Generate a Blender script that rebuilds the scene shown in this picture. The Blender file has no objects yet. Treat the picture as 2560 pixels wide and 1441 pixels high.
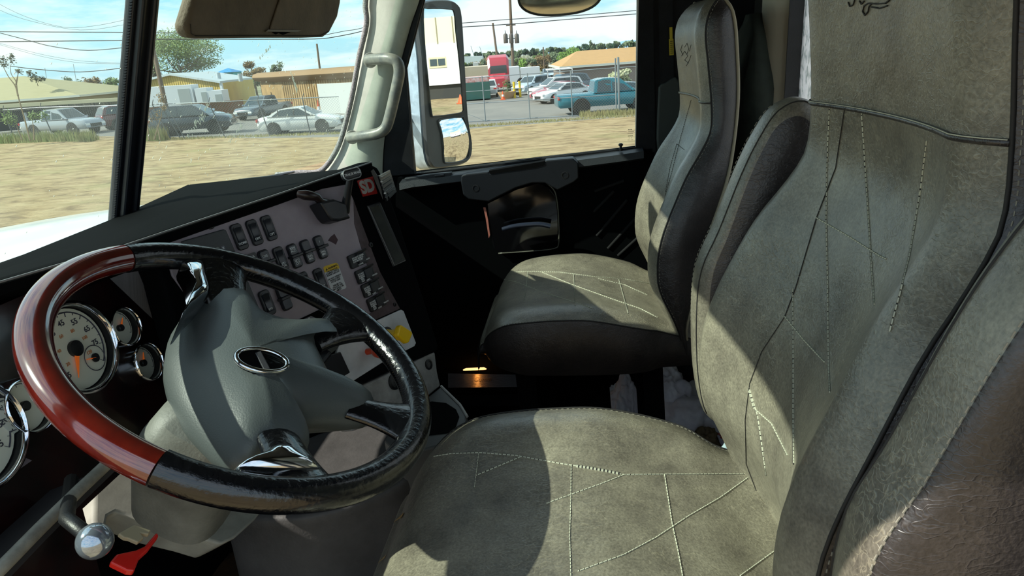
import bpy, bmesh, math, random
from mathutils import Vector, Matrix, noise
from mathutils.bvhtree import BVHTree
PI = math.pi
def R(a): return math.radians(a)
V = Vector
scene = bpy.context.scene
COL = scene.collection
random.seed(7)
# ---------------------------------------------------------------- camera
W, H, FPX = 2560, 1441, 1700.0
CAM = V((-1.2, 0.0, 1.25))
_p, _y, _r = math.atan(587 / FPX), R(6.8), R(4.3)
FW = V((math.cos(_p) * math.cos(_y), math.cos(_p) * math.sin(_y), -math.sin(_p)))
_rt = FW.cross(V((0, 0, 1))).normalized(); _up = _rt.cross(FW)
RT = _rt * math.cos(_r) - _up * math.sin(_r); UP = _rt * math.sin(_r) + _up * math.cos(_r)
cam = bpy.data.cameras.new('camera'); camo = bpy.data.objects.new('camera', cam); COL.objects.link(camo)
cam.sensor_width = 36.0; cam.lens = 36.0 * FPX / W; cam.clip_start = 0.02; cam.clip_end = 3000
M = Matrix((RT, UP, -FW)).transposed().to_4x4(); M.translation = CAM; camo.matrix_world = M
scene.camera = camo
# ---------------------------------------------------------------- world, sun, exposure
scene.view_settings.view_transform = 'Standard'; scene.view_settings.look = 'None'
scene.view_settings.gamma = 1.0; scene.view_settings.use_curve_mapping = False
scene.view_settings.exposure = 0.25
SUN_DIR = V((-0.23, 0.72, 0.61)).normalized()      # towards the sun
sun = bpy.data.lights.new('sun', 'SUN'); sun.energy = 5.5; sun.angle = R(0.55); sun.color = (1.0, 0.95, 0.85)
suno = bpy.data.objects.new('sun', sun); COL.objects.link(suno)
suno.rotation_euler = SUN_DIR.to_track_quat('Z', 'Y').to_euler(); suno.location = (0, 0, 30)
world = bpy.data.worlds.new('sky'); scene.world = world; world.use_nodes = True
nt = world.node_tree; nt.nodes.clear(); N = nt.nodes.new; L = nt.links.new
out = N('ShaderNodeOutputWorld'); bg = N('ShaderNodeBackground'); bg.inputs[1].default_value = 1.0
tc = N('ShaderNodeTexCoord'); sep = N('ShaderNodeSeparateXYZ'); L(tc.outputs['Generated'], sep.inputs[0])
ramp = N('ShaderNodeValToRGB'); L(sep.outputs[2], ramp.inputs[0])
cr = ramp.color_ramp; cr.elements[0].position = 0.0; cr.elements[0].color = (0.52, 0.74, 0.88, 1)
cr.elements[1].position = 1.0; cr.elements[1].color = (0.14, 0.36, 0.72, 1)
for q, c in ((0.06, (0.42, 0.78, 0.95, 1)), (0.2, (0.24, 0.64, 0.90, 1)), (0.45, (0.22, 0.52, 0.82, 1))):
    e = cr.elements.new(q); e.color = c
mp = N('ShaderNodeMapping'); mp.inputs['Scale'].default_value = (2.0, 2.6, 13.0); L(tc.outputs['Generated'], mp.inputs[0])
nz = N('ShaderNodeTexNoise'); nz.inputs['Scale'].default_value = 1.6; nz.inputs['Detail'].default_value = 9
nz.inputs['Roughness'].default_value = 0.62; L(mp.outputs[0], nz.inputs[0])
r2 = N('ShaderNodeValToRGB'); L(nz.outputs[0], r2.inputs[0])
r2.color_ramp.elements[0].position = 0.39; r2.color_ramp.elements[0].color = (0, 0, 0, 1)
r2.color_ramp.elements[1].position = 0.57; r2.color_ramp.elements[1].color = (1, 1, 1, 1)
mx = N('ShaderNodeMixRGB'); L(r2.outputs[0], mx.inputs[0]); L(ramp.outputs[0], mx.inputs[1]); mx.inputs[2].default_value = (0.95, 0.99, 1.02, 1)
gr = N('ShaderNodeMath'); gr.operation = 'GREATER_THAN'; gr.inputs[1].default_value = -0.02; L(sep.outputs[2], gr.inputs[0])
mg = N('ShaderNodeMixRGB'); L(gr.outputs[0], mg.inputs[0]); mg.inputs[1].default_value = (0.25, 0.2, 0.12, 1); L(mx.outputs[0], mg.inputs[2])
L(mg.outputs[0], bg.inputs[0]); L(bg.outputs[0], out.inputs[0])
# ---------------------------------------------------------------- helpers
def ray(px, py): return FW + RT * ((px - W / 2) / FPX) - UP * ((py - H / 2) / FPX)
def on(px, py, ax, v):                              # point where the view line meets the plane axis = v
    d = ray(px, py); return CAM + d * ((v - CAM[ax]) / d[ax])
def dep(px, py, D): return CAM + ray(px, py) * D
class Frame:                                        # a plane with axes u (across), v (down), n (out)
    def __init__(s, o, u, v):
        s.o, s.u, s.v = V(o), V(u).normalized(), V(v).normalized(); s.n = s.u.cross(s.v).normalized()
        if s.n.dot(CAM - s.o) < 0: s.n = -s.n
    def px(s, x, y, h=0.0):
        d = ray(x, y); o = s.o + s.n * h; return CAM + d * ((o - CAM).dot(s.n) / d.dot(s.n))
    def pt(s, a, b, h=0.0): return s.o + s.u * a + s.v * b + s.n * h
    def ab(s, P): return (P - s.o).dot(s.u), (P - s.o).dot(s.v)
MATS = {}
def mat(name, col, rough=0.6, metal=0.0, bump=0.0, bscale=60.0, var=0.0, vscale=8.0, col2=None, spec=0.5, coat=0.0, emit=None, alpha=None, vor=False, stretch=(1, 1, 1)):
    if name in MATS: return MATS[name]
    m = bpy.data.materials.new(name); m.use_nodes = True; t = m.node_tree; b = t.nodes['Principled BSDF']
    b.inputs['Base Color'].default_value = (*col, 1); b.inputs['Roughness'].default_value = rough; b.inputs['Metallic'].default_value = metal
    b.inputs['Specular IOR Level'].default_value = spec; b.inputs['Coat Weight'].default_value = coat; b.inputs['Coat Roughness'].default_value = 0.08
    co = t.nodes.new('ShaderNodeTexCoord'); mpn = t.nodes.new('ShaderNodeMapping'); mpn.inputs['Scale'].default_value = stretch
    t.links.new(co.outputs['Object'], mpn.inputs[0])
    if var > 0:
        n = t.nodes.new('ShaderNodeTexNoise'); n.inputs['Scale'].default_value = vscale; n.inputs['Detail'].default_value = 6; n.inputs['Roughness'].default_value = 0.65
        t.links.new(mpn.outputs[0], n.inputs[0])
        rr = t.nodes.new('ShaderNodeValToRGB'); rr.color_ramp.elements[0].position = 0.35; rr.color_ramp.elements[1].position = 0.68
        c2 = col2 or tuple(min(1, c * (1 + var)) for c in col); c1 = col if col2 else tuple(c * (1 - var) for c in col)
        rr.color_ramp.elements[0].color = (*c1, 1); rr.color_ramp.elements[1].color = (*c2, 1)
        t.links.new(n.outputs[0], rr.inputs[0]); t.links.new(rr.outputs[0], b.inputs['Base Color'])
    if bump > 0:
        if vor:
            n = t.nodes.new('ShaderNodeTexVoronoi'); n.inputs['Scale'].default_value = bscale; n.feature = 'DISTANCE_TO_EDGE'; o = n.outputs['Distance']
        else:
            n = t.nodes.new('ShaderNodeTexNoise'); n.inputs['Scale'].default_value = bscale; n.inputs['Detail'].default_value = 5; o = n.outputs[0]
        t.links.new(mpn.outputs[0], n.inputs[0])
        bu = t.nodes.new('ShaderNodeBump'); bu.inputs['Strength'].default_value = bump; bu.inputs['Distance'].default_value = 0.004
        t.links.new(o, bu.inputs['Height']); t.links.new(bu.outputs[0], b.inputs['Normal'])
    if emit: b.inputs['Emission Color'].default_value = (*emit[:3], 1); b.inputs['Emission Strength'].default_value = emit[3]
    if alpha is not None: b.inputs['Alpha'].default_value = alpha
    MATS[name] = m; return m
def glass(name, tint=(0.95, 1, 0.98), refl=0.06, dirt=0.03):
    m = bpy.data.materials.new(name); m.use_nodes = True; t = m.node_tree; t.nodes.clear(); n = t.nodes.new
    o = n('ShaderNodeOutputMaterial'); tr = n('ShaderNodeBsdfTransparent'); tr.inputs[0].default_value = (*tint, 1)
    gl = n('ShaderNodeBsdfGlossy'); gl.inputs['Roughness'].default_value = 0.02; di = n('ShaderNodeBsdfDiffuse'); di.inputs[0].default_value = (0.8, 0.85, 0.82, 1)
    m1 = n('ShaderNodeMixShader'); m2 = n('ShaderNodeMixShader'); m1.inputs[0].default_value = refl
    t.links.new(tr.outputs[0], m1.inputs[1]); t.links.new(gl.outputs[0], m1.inputs[2])
    tl = n('ShaderNodeBsdfTranslucent'); tl.inputs[0].default_value = (0.85, 0.9, 0.85, 1); m3 = n('ShaderNodeMixShader'); m3.inputs[0].default_value = 0.5
    t.links.new(di.outputs[0], m3.inputs[1]); t.links.new(tl.outputs[0], m3.inputs[2])
    co = n('ShaderNodeTexCoord'); nz = n('ShaderNodeTexNoise'); nz.inputs['Scale'].default_value = 5; nz.inputs['Detail'].default_value = 6
    t.links.new(co.outputs['Object'], nz.inputs[0]); mr = n('ShaderNodeMapRange'); mr.inputs[1].default_value = 0.35; mr.inputs[2].default_value = 0.75
    mr.inputs[3].default_value = dirt * 0.3; mr.inputs[4].default_value = dirt * 2; t.links.new(nz.outputs[0], mr.inputs[0]); t.links.new(mr.outputs[0], m2.inputs[0])
    t.links.new(m1.outputs[0], m2.inputs[1]); t.links.new(m3.outputs[0], m2.inputs[2]); t.links.new(m2.outputs[0], o.inputs[0]); return m
class MB:                                           # mesh builder in world coordinates
    def __init__(s): s.b = bmesh.new()
    def quad(s, *ps):
        try: return s.b.faces.new([s.b.verts.new(p) for p in ps])
        except ValueError: return None
    poly = quad
    def box(s, c, d, rot=None):
        x, y, z = [k / 2 for k in d]; Q = rot or Matrix.Identity(3)
        vs = [s.b.verts.new(V(c) + Q @ V((i * x, j * y, k * z))) for i in (-1, 1) for j in (-1, 1) for k in (-1, 1)]
        for f in ((0, 1, 3, 2), (4, 6, 7, 5), (0, 4, 5, 1), (2, 3, 7, 6), (0, 2, 6, 4), (1, 5, 7, 3)): s.b.faces.new([vs[i] for i in f])
        return s
    def bar(s, a, b, w, h=None, up=V((0, 0, 1))):
        a, b = V(a), V(b); d = b - a; z = d.normalized(); x = z.cross(up)
        if x.length < 1e-4: x = z.cross(V((0, 1, 0)))
        x.normalize(); y = z.cross(x); return s.box((a + b) / 2, (w, h or w, d.length), Matrix((x, y, z)).transposed())
    def tube(s, pts, r, n=8, closed=False, cap=True):
        pts = [V(p) for p in pts]; m = len(pts); rs = r if isinstance(r, (list, tuple)) else [r] * m; rings = []; prev = None
        for i, p in enumerate(pts):
            a = pts[(i - 1) % m] if (closed or i > 0) else p; b = pts[(i + 1) % m] if (closed or i < m - 1) else p
            t = (b - a); t = t.normalized() if t.length > 1e-9 else V((0, 0, 1))
            if prev is None:
                x = t.cross(V((0, 0, 1)));
                if x.length < 0.05: x = t.cross(V((0, 1, 0)))
            else: x = prev - t * prev.dot(t)
            x.normalize(); prev = x; y = t.cross(x)
            rings.append([s.b.verts.new(p + (x * math.cos(2 * PI * k / n) + y * math.sin(2 * PI * k / n)) * rs[i]) for k in range(n)])
        for i in range(m if closed else m - 1):
            A, B = rings[i], rings[(i + 1) % m]
            for k in range(n): s.b.faces.new((A[k], A[(k + 1) % n], B[(k + 1) % n], B[k]))
        if cap and not closed:
            s.b.faces.new(rings[0][::-1]); s.b.faces.new(rings[-1])
        return s
    def cyl(s, a, b, r, r2=None, n=20): return s.tube([a, b], [r, r if r2 is None else r2], n)
    def lathe(s, c, ax, prof, n=28, cap=True):                # prof: (radius, height along ax)
        c, ax = V(c), V(ax).normalized(); x = ax.orthogonal().normalized(); y = ax.cross(x); rings = []
        for r, h in prof:
            rings.append([s.b.verts.new(c + ax * h + (x * math.cos(2 * PI * k / n) + y * math.sin(2 * PI * k / n)) * max(r, 1e-5)) for k in range(n)])
        for A, B in zip(rings, rings[1:]):
            for k in range(n): s.b.faces.new((A[k], A[(k + 1) % n], B[(k + 1) % n], B[k]))
        if cap and prof[0][0] > 1e-4: s.b.faces.new(rings[0][::-1])
        if cap and prof[-1][0] > 1e-4: s.b.faces.new(rings[-1])
        return s
    def slab(s, pts, off):                          # polygon extruded by the vector off
        pts = [V(p) for p in pts]; off = V(off); A = [s.b.verts.new(p) for p in pts]; B = [s.b.verts.new(p + off) for p in pts]; n = len(pts)
        s.b.faces.new(A[::-1]); s.b.faces.new(B)
        for i in range(n): s.b.faces.new((A[i], A[(i + 1) % n], B[(i + 1) % n], B[i]))
        return s
    def loft(s, rings, closed=True, cap0=True, cap1=True):
        RR = [[s.b.verts.new(p) for p in r] for r in rings]; n = len(RR[0])
        for A, B in zip(RR, RR[1:]):
            for k in range(n if closed else n - 1): s.b.faces.new((A[k], A[(k + 1) % n], B[(k + 1) % n], B[k]))
        if closed and cap0: s.b.faces.new(RR[0][::-1])
        if closed and cap1: s.b.faces.new(RR[-1])
        return s
    def ball(s, c, r, sc=(1, 1, 1), seg=16):
        q = bmesh.ops.create_uvsphere(s.b, u_segments=seg, v_segments=seg // 2 + 1, radius=1)
        for v in q['verts']: v.co = V(c) + V((v.co.x * r * sc[0], v.co.y * r * sc[1], v.co.z * r * sc[2]))
        return s
    def build(s, name, m, parent=None, smooth=None, bevel=0.0, seg=2, **kw):
        bmesh.ops.remove_doubles(s.b, verts=s.b.verts, dist=1e-6)
        bmesh.ops.recalc_face_normals(s.b, faces=s.b.faces)
        me = bpy.data.meshes.new(name)
        root = parent
        while root is not None and root.parent is not None: root = root.parent
        if root is not None: bmesh.ops.translate(s.b, verts=s.b.verts, vec=-root.location)
        s.b.to_mesh(me); s.b.free()
        ms = m if isinstance(m, list) else [m]
        for k in ms: me.materials.append(k)
        o = bpy.data.objects.new(name, me); COL.objects.link(o)
        if parent is not None: o.parent = parent
        if smooth is not None:
            for p in me.polygons: p.use_smooth = True
            if smooth < 180:
                me.set_sharp_from_angle(angle=R(smooth))
        if bevel > 0:
            bv = o.modifiers.new('bevel', 'BEVEL'); bv.width = bevel; bv.segments = seg; bv.limit_method = 'ANGLE'; bv.angle_limit = R(35)
        for k, v in kw.items(): o[k] = v
        return o
def tag(o, label, cat, group=None, kind=None):
    if label: o['label'] = label
    if cat: o['category'] = cat
    if group: o['group'] = group
    if kind: o['kind'] = kind
    return o
def thing(name, label, cat, loc=(0, 0, 0), group=None):
    o = bpy.data.objects.new(name, None); COL.objects.link(o); o.location = loc; o.empty_display_size = 0.1
    return tag(o, label, cat, group)
def text(name, s, P, u, up, size, m, parent, ext=0.0002, align='CENTER', shear=0.0, bold=0.0):
    cu = bpy.data.curves.new(name, 'FONT'); cu.body = s; cu.size = size; cu.extrude = ext; cu.align_x = align; cu.align_y = 'CENTER'; cu.shear = shear; cu.offset = bold or size * 0.012
    cu.space_line = 0.85; cu.resolution_u = 3
    t = bpy.data.objects.new(name, cu); COL.objects.link(t); u = V(u).normalized(); up = V(up).normalized(); n = u.cross(up).normalized(); up = n.cross(u)
    me = bpy.data.meshes.new_from_object(t.evaluated_get(bpy.context.evaluated_depsgraph_get()))
    bpy.data.objects.remove(t); bpy.data.curves.remove(cu)
    root = parent
    while root is not None and root.parent is not None: root = root.parent
    T = Matrix((u, up, n)).transposed().to_4x4(); T.translation = V(P) - (root.location if root else V())
    me.transform(T); me.materials.append(m); o = bpy.data.objects.new(name, me); COL.objects.link(o); o.parent = parent; return o
def lerp(tab, x):
    if x <= tab[0][0]: return tab[0][1]
    for (a, p), (b, q) in zip(tab, tab[1:]):
        if x <= b:
            t = (x - a) / (b - a); return p + (q - p) * t
    return tab[-1][1]
def smooth_tab(tab, x):                             # catmull-rom through a table
    if x <= tab[0][0]: return tab[0][1]
    if x >= tab[-1][0]: return tab[-1][1]
    for i in range(len(tab) - 1):
        if x <= tab[i + 1][0]:
            a, p = tab[i]; b, q = tab[i + 1]; t = (x - a) / (b - a)
            m0 = (q - tab[i - 1][1]) / (b - tab[i - 1][0]) if i > 0 else (q - p) / (b - a)
            m1 = (tab[i + 2][1] - p) / (tab[i + 2][0] - a) if i + 2 < len(tab) else (q - p) / (b - a)
            h = b - a; t2, t3 = t * t, t * t * t
            return (2 * t3 - 3 * t2 + 1) * p + (t3 - 2 * t2 + t) * h * m0 + (-2 * t3 + 3 * t2) * q + (t3 - t2) * h * m1
def crom(pts, k=6, closed=True):
    pts = [V(p) for p in pts]; n = len(pts); o = []
    for i in range(n if closed else n - 1):
        g = (lambda j: pts[j % n]) if closed else (lambda j: pts[max(0, min(n - 1, j))])
        p0, p1, p2, p3 = g(i - 1), g(i), g(i + 1), g(i + 2)
        for q in range(k):
            t = q / k; o.append(0.5 * ((2 * p1) + (p2 - p0) * t + (2 * p0 - 5 * p1 + 4 * p2 - p3) * t * t + (3 * p1 - p0 - 3 * p2 + p3) * t ** 3))
    if not closed: o.append(pts[-1])
    return o
def rrect(w, h, r, n=4):                            # rounded rectangle outline, centred, in 2D
    o = []
    for cx, cy, a0 in ((w / 2 - r, h / 2 - r, 0), (-w / 2 + r, h / 2 - r, 90), (-w / 2 + r, -h / 2 + r, 180), (w / 2 - r, -h / 2 + r, 270)):
        for k in range(n + 1):
            a = R(a0 + 90 * k / n); o.append((cx + r * math.cos(a), cy + r * math.sin(a)))
    return o
# common materials
BLACK = mat('black_plastic', (0.007, 0.0075, 0.009), 0.42, bump=0.12, bscale=600)
SOFTBLK = mat('charcoal_trim', (0.008, 0.009, 0.011), 0.6, bump=0.15, bscale=500, var=0.3, vscale=20, spec=0.25)
VOID = mat('dark_carpet', (0.004, 0.004, 0.0045), 0.95, spec=0.05)
CHROME = mat('chrome', (0.75, 0.78, 0.82), 0.08, 1.0)
WHITE = mat('white_print', (0.75, 0.78, 0.8), 0.6)
GREYPL = mat('warm_grey_plastic', (0.20, 0.20, 0.185), 0.55, bump=0.2, bscale=400, var=0.25, vscale=14)
GLASS = glass('window_glass', refl=0.015, dirt=0.012)
# ================================================================ cab shell
def struct(o): o['kind'] = 'structure'; return o
m = MB(); m.box((0.02, 0.22, 0.025), (1.96, 1.5, 0.05)); struct(m.build('floor', VOID))
m = MB(); m.box((0, 0.98, 0.46), (1.96, 0.04, 0.86)); struct(m.build('wall_front', VOID))
LINER = mat('headliner', (0.06, 0.058, 0.05), 0.9, bump=0.2, bscale=300)
m = MB(); m.box((0, 0.07, 1.68), (1.98, 1.22, 0.04)); m.box((0, 0.65, 1.64), (1.92, 0.06, 0.08)); struct(m.build('ceiling', LINER, bevel=0.008))
wx0, wx1, wz0, wz1 = -0.62, 0.572, 0.93, 1.50
m = MB(); m.box((-0.80, -0.52, 0.82), (0.36, 0.04, 1.66)); m.box((0.771, -0.52, 0.82), (0.398, 0.04, 1.66)); m.box(((wx0 + wx1) / 2, -0.52, 0.48), (wx1 - wx0, 0.04, 0.9)); m.box(((wx0 + wx1) / 2, -0.52, 1.585), (wx1 - wx0, 0.04, 0.17))
struct(m.build('wall_rear', mat('dark_liner', (0.012, 0.013, 0.013), 0.9)))
m = MB(); m.box((0.975, -0.37, 0.86), (0.035, 0.33, 1.62)); m.box((0.975, 0.15, 1.61), (0.035, 0.8, 0.13)); m.box((0.975, 0.86, 0.46), (0.035, 0.26, 0.84)); m.box((1.01, 0.22, 0.0), (0.10, 1.5, 0.20)); struct(m.build('wall_right', SOFTBLK))
m = MB(); m.box((-0.975, -0.45, 0.86), (0.035, 0.17, 1.62)); m.box((-0.975, 0.17, 1.535), (0.035, 1.08, 0.27)); m.box((-0.975, 0.86, 0.5), (0.035, 0.26, 0.92)); m.box((-0.975, 0.2, 0.1), (0.035, 1.1, 0.16)); struct(m.build('wall_left', SOFTBLK))
# rear window with its beige frame and crackled film
m = MB()
for a, b in (((wx1, -0.515, wz0), (wx1, -0.515, wz1)), ((wx0, -0.515, wz0), (wx0, -0.515, wz1)), ((wx0, -0.515, wz0), (wx1, -0.515, wz0)), ((wx0, -0.515, wz1), (wx1, -0.515, wz1))): m.bar(a, b, 0.004, 0.05)
w1 = struct(m.build('window_1', BLACK))
def film():
    mm = bpy.data.materials.new('crackled_film'); mm.use_nodes = True; t = mm.node_tree; t.nodes.clear(); n = t.nodes.new
    o = n('ShaderNodeOutputMaterial'); tr = n('ShaderNodeBsdfTransparent'); tl = n('ShaderNodeBsdfTranslucent'); tl.inputs[0].default_value = (0.95, 0.97, 1, 1)
    co = n('ShaderNodeTexCoord'); mpn = n('ShaderNodeMapping'); mpn.inputs['Scale'].default_value = (1.6, 1, 0.7); nz = n('ShaderNodeTexNoise'); nz.inputs['Scale'].default_value = 70; nz.inputs['Detail'].default_value = 5
    t.links.new(co.outputs['Object'], mpn.inputs[0]); t.links.new(mpn.outputs[0], nz.inputs[0]); rr = n('ShaderNodeValToRGB'); rr.color_ramp.elements[0].position = 0.40; rr.color_ramp.elements[1].position = 0.50
    t.links.new(nz.outputs[0], rr.inputs[0]); tl2 = n('ShaderNodeBsdfTranslucent'); tl2.inputs[0].default_value = (0.35, 0.42, 0.42, 1)
    m0 = n('ShaderNodeMixShader'); t.links.new(rr.outputs[0], m0.inputs[0]); t.links.new(tl2.outputs[0], m0.inputs[1]); t.links.new(tl.outputs[0], m0.inputs[2])
    m1 = n('ShaderNodeMixShader'); m1.inputs[0].default_value = 0.6; t.links.new(tr.outputs[0], m1.inputs[1]); t.links.new(m0.outputs[0], m1.inputs[2]); t.links.new(m1.outputs[0], o.inputs[0]); return mm
m = MB(); m.box(((wx0 + wx1) / 2, -0.525, (wz0 + wz1) / 2), (wx1 - wx0, 0.004, wz1 - wz0)); m.build('pane', film(), w1)
m = MB(); m.tube([(0.665, -0.545, 0.9), (0.665, -0.545, 1.2), (0.665, -0.545, 1.56)], 0.092, 28)
struct(m.build('trim_1', mat('beige_trim', (0.62, 0.58, 0.44), 0.7, bump=0.1, bscale=300), smooth=60))
# windshield: two panes, centre divider with a serrated gasket
def wsp(x, t):                                      # x across the cab, t = 0 at the cowl, 1 at the header
    y0 = 0.90 - 0.13 * abs(x) ** 1.6; z0 = 1.0 - 0.03 * abs(x)
    return V((x * (1 - 0.035 * t), y0 - 0.222 * t, z0 + 0.60 * t))
WG = glass('windshield_glass', tint=(0.93, 1.0, 0.96), refl=0.012, dirt=0.03)
for k, (a, b) in enumerate(((-0.93, -0.012), (0.012, 0.93))):
    m = MB(); m.loft([[wsp(a + (b - a) * i / 12, t / 8) for t in range(9)] for i in range(13)], closed=False)
    o = struct(m.build('window_%d' % (k + 2), WG, smooth=180)); sm = o.modifiers.new('solid', 'SOLIDIFY'); sm.thickness = 0.004
    m = MB()
    if k == 1:                                      # insect splats and stone marks on the passenger pane
        rnd = random.Random(3)
        for q in range(420):
            x = 0.05 + 0.86 * rnd.random(); t = rnd.random() ** 1.1; c = wsp(x, t) + V((0, -0.003, 0)); l = 0.0015 + 0.006 * rnd.random() ** 3; w = 0.0006 + 0.0006 * rnd.random()
            d = (wsp(x, t + .01) - wsp(x, t)).normalized() * l + V((l * rnd.uniform(0.1, 0.9), 0, 0)); m.bar(c, c + d, w, 0.0006)
        for (px, py), (qx, qy), w in (((455, 290), (425, 350), .006), ((450, 262), (433, 320), .003), ((545, 320), (530, 362), .004), ((620, 205), (640, 240), .003), ((610, 190), (640, 235), .002), ((545, 130), (530, 160), .002)):
            c = on(px, py, 1, 0.88); e = on(qx, qy, 1, 0.88)
            for j in range(26):
                t = rnd.random(); p = c.lerp(e, t) + V((rnd.uniform(-w, w), 0, rnd.uniform(-w, w)))
                xx = p.x; tt = (p.z - 1.0) / 0.60; y = wsp(xx, tt).y; p.y = y - 0.002; sc = (p.y - CAM.y)
                m.bar(p, p + V((-0.002, 0, 0.008)) * rnd.random(), 0.001, 0.0008)
        m.build('insect_splat', mat('dried_insect', (0.7, 0.72, 0.62), 0.8), o, kind='stuff')
    else:
        rnd = random.Random(5)
        for q in range(60):
            x = -0.3 + 0.28 * rnd.random(); t = rnd.random(); c = wsp(x, t) + V((0, -0.003, 0)); l = 0.001 + 0.002 * rnd.random()
            m.bar(c, c + V((l, 0, l)), 0.001, 0.0006)
        m.build('insect_splat', MATS.get('dried_insect') or mat('dried_insect', (0.7, 0.72, 0.62), 0.8), o, kind='stuff')
a, b = wsp(0, -0.06), wsp(0, 1.06); d = (b - a).normalized()
m = MB(); m.bar(a + V((0.0, -0.012, 0)), b + V((0.0, -0.012, 0)), 0.024, 0.03); m.bar(a + V((0.013, -0.02, 0)), b + V((0.013, -0.02, 0)), 0.012, 0.034); m.bar(a + V((-0.012, -0.006, 0)), b + V((-0.012, -0.006, 0)), 0.016, 0.018)
tr = struct(m.build('trim_2', mat('rubber_divider', (0.006, 0.008, 0.014), 0.35), bevel=0.004))
m = MB()
for i in range(150):
    p = a.lerp(b, i / 150) + V((-0.0195, -0.012, 0)); m.slab([p - d * 0.0013, p + d * 0.0013, p + V((-0.0035, 0, 0)) + d * 0.0004], (0, 0.004, 0))
m.build('serrated_gasket', MATS['rubber_divider'], tr)
# driver side pillar (shades the seat), right pillar trim, edge gasket
m = MB(); m.bar(wsp(-0.96, -0.1), wsp(-0.96, 1.1), 0.09, 0.1); struct(m.build('trim_3', LINER, bevel=0.02))
PT = mat('pale_pillar_trim', (0.42, 0.45, 0.38), 0.62, bump=0.08, bscale=250, var=0.12, vscale=12)
L0 = [(938, -160), (917, 0), (919, 60), (883, 240), (846, 375), (806, 440), (800, 470)]
R0 = [(1095, -160), (1047, 0), (1022, 75), (985, 215), (962, 330), (955, 410), (955, 470)]
rings = []
LL = crom([on(x, y, 0, 0.955) for x, y in L0], 5, False); RR_ = crom([on(x, y, 0, 0.938) for x, y in R0], 5, False)
for p, q in zip(LL, RR_):
    mid = p.lerp(q, 0.62) + V((-0.022, 0, 0)); q2 = q + V((0.05, 0.03, 0)); p2 = p + V((0.06, -0.005, 0))
    rings.append([p2, p, p.lerp(mid, 0.3) + V((-0.003, 0, 0)), p.lerp(mid, 0.65) + V((-0.002, 0, 0)), mid, mid.lerp(q, 0.4) + V((-0.005, 0, 0)), mid.lerp(q, 0.8), q + V((0.008, 0, 0)), q2])
m = MB(); m.loft(rings); pil = struct(m.build('trim_4', PT, smooth=75))
m = MB(); g = [(935, -120), (914, 0), (916, 60), (898, 140), (880, 240), (858, 330), (836, 385), (800, 428), (745, 432), (690, 438)]
m.tube(crom([on(x, y, 0, 0.94) for x, y in g], 5, False), 0.0085, 8)
m.build('speckled_gasket', mat('speckled_gasket', (0.05, 0.05, 0.05), 0.9, var=1, vscale=420, col2=(0.55, 0.53, 0.52)), pil, smooth=180)
# grab handle on the pillar
root = thing('grab_handle', 'worn grey tubular grab handle bolted to the pale windshield pillar', 'grab handle', on(925, 250, 0, 0.9))
pth = [on(921, 150, 0, 0.895), on(950, 147, 0, 0.865), on(975, 147, 0, 0.845), on(993, 156, 0, 0.84), on(998, 180, 0, 0.84), on(992, 215, 0, 0.84), on(972, 300, 0, 0.84), on(960, 325, 0, 0.84), on(940, 335, 0, 0.845), on(910, 340, 0, 0.865), on(875, 345, 0, 0.90)]
HG = mat('worn_handle_paint', (0.27, 0.265, 0.22), 0.4, bump=0.1, bscale=200, var=0.35, vscale=30, col2=(0.12, 0.13, 0.13))
m = MB(); m.tube(crom(pth, 6, False), 0.0165, 16); m.build('bar', HG, root, smooth=60)
for x, y, X in ((921, 150, 0.895), (875, 345, 0.9)):
    c = on(x, y, 0, X - 0.013); m = MB(); m.lathe(c + V((0.02, 0, 0)), (-1, -0.35, 0.15), [(0.021, -0.02), (0.021, 0.004), (0.018, 0.011), (0.0085, 0.0135)]); e = m.build('end_fitting', HG, root, smooth=40)
    m = MB(); ax_ = V((-1, -0.35, 0.15)).normalized(); m.cyl(c + V((0.02, 0, 0)) + ax_ * 0.006, c + V((0.02, 0, 0)) + ax_ * 0.0145, 0.0085); m.build('bolt_hole', VOID, e)
# ---------------------------------------------------------------- passenger door
X = 0.95
dr = thing('door_1', None, None, (0.97, 0.2, 0.06)); dr['kind'] = 'structure'
win = [(1062, -170), (1058, 0), (1013, 171), (1036, 436), (1590, 368), (1597, 0), (1597, -170)]
wp = [on(x, y, 0, X) for x, y in win]; wp[0] = V((X, 0.44, 1.5)); wp[-1] = V((X, -0.18, 1.5))
outer = [V((X, 0.50, 1.54)), V((X, 0.56, 1.40)), V((X, 0.66, 1.0)), V((X, 0.70, 0.9)), V((X, -0.22, 0.93)), V((X, -0.215, 1.3)), V((X, -0.215, 1.54))]
m = MB()
for i in range(7):
    j = (i + 1) % 7
    m.slab([wp[i], wp[j], outer[j], outer[i]], (0.03, 0, 0))
m.build('window_frame', SOFTBLK, dr)
m = MB(); pts = [p + V((0.012, 0, 0)) for p in wp]; m.tube(pts, 0.004, 6, closed=True); m.build('window_seal', BLACK, dr)
m = MB(); m.bar(on(1592, 368, 0, X + .012), on(1597, -150, 0, X + .012), 0.014, 0.010, V((0, 1, 0))); m.build('outer_frame', mat('white_paint', (0.7, 0.72, 0.7), 0.3), dr, label='white outer edge of the door frame')
m = MB(); m.slab([p + V((0.016, 0, 0)) for p in wp], (0.004, 0, 0)); wg = m.build('pane', GLASS, dr)
m = MB(); rnd = random.Random(2)
for k, (y, n) in enumerate(((324, 7), (329, 9), (334, 9), (340, 8), (345, 6), (350, 9))):
    c = on(1576, y, 0, X + 0.014)
    for i in range(n):
        if rnd.random() < 0.8: m.box(c + V((0, (i - n / 2) * 0.0022, 0)), (0.0006, 0.0017, 0.0012 + 0.001 * (k == 0 or k == 3)))
m.build('glass_etching', BLACK, wg)
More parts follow.
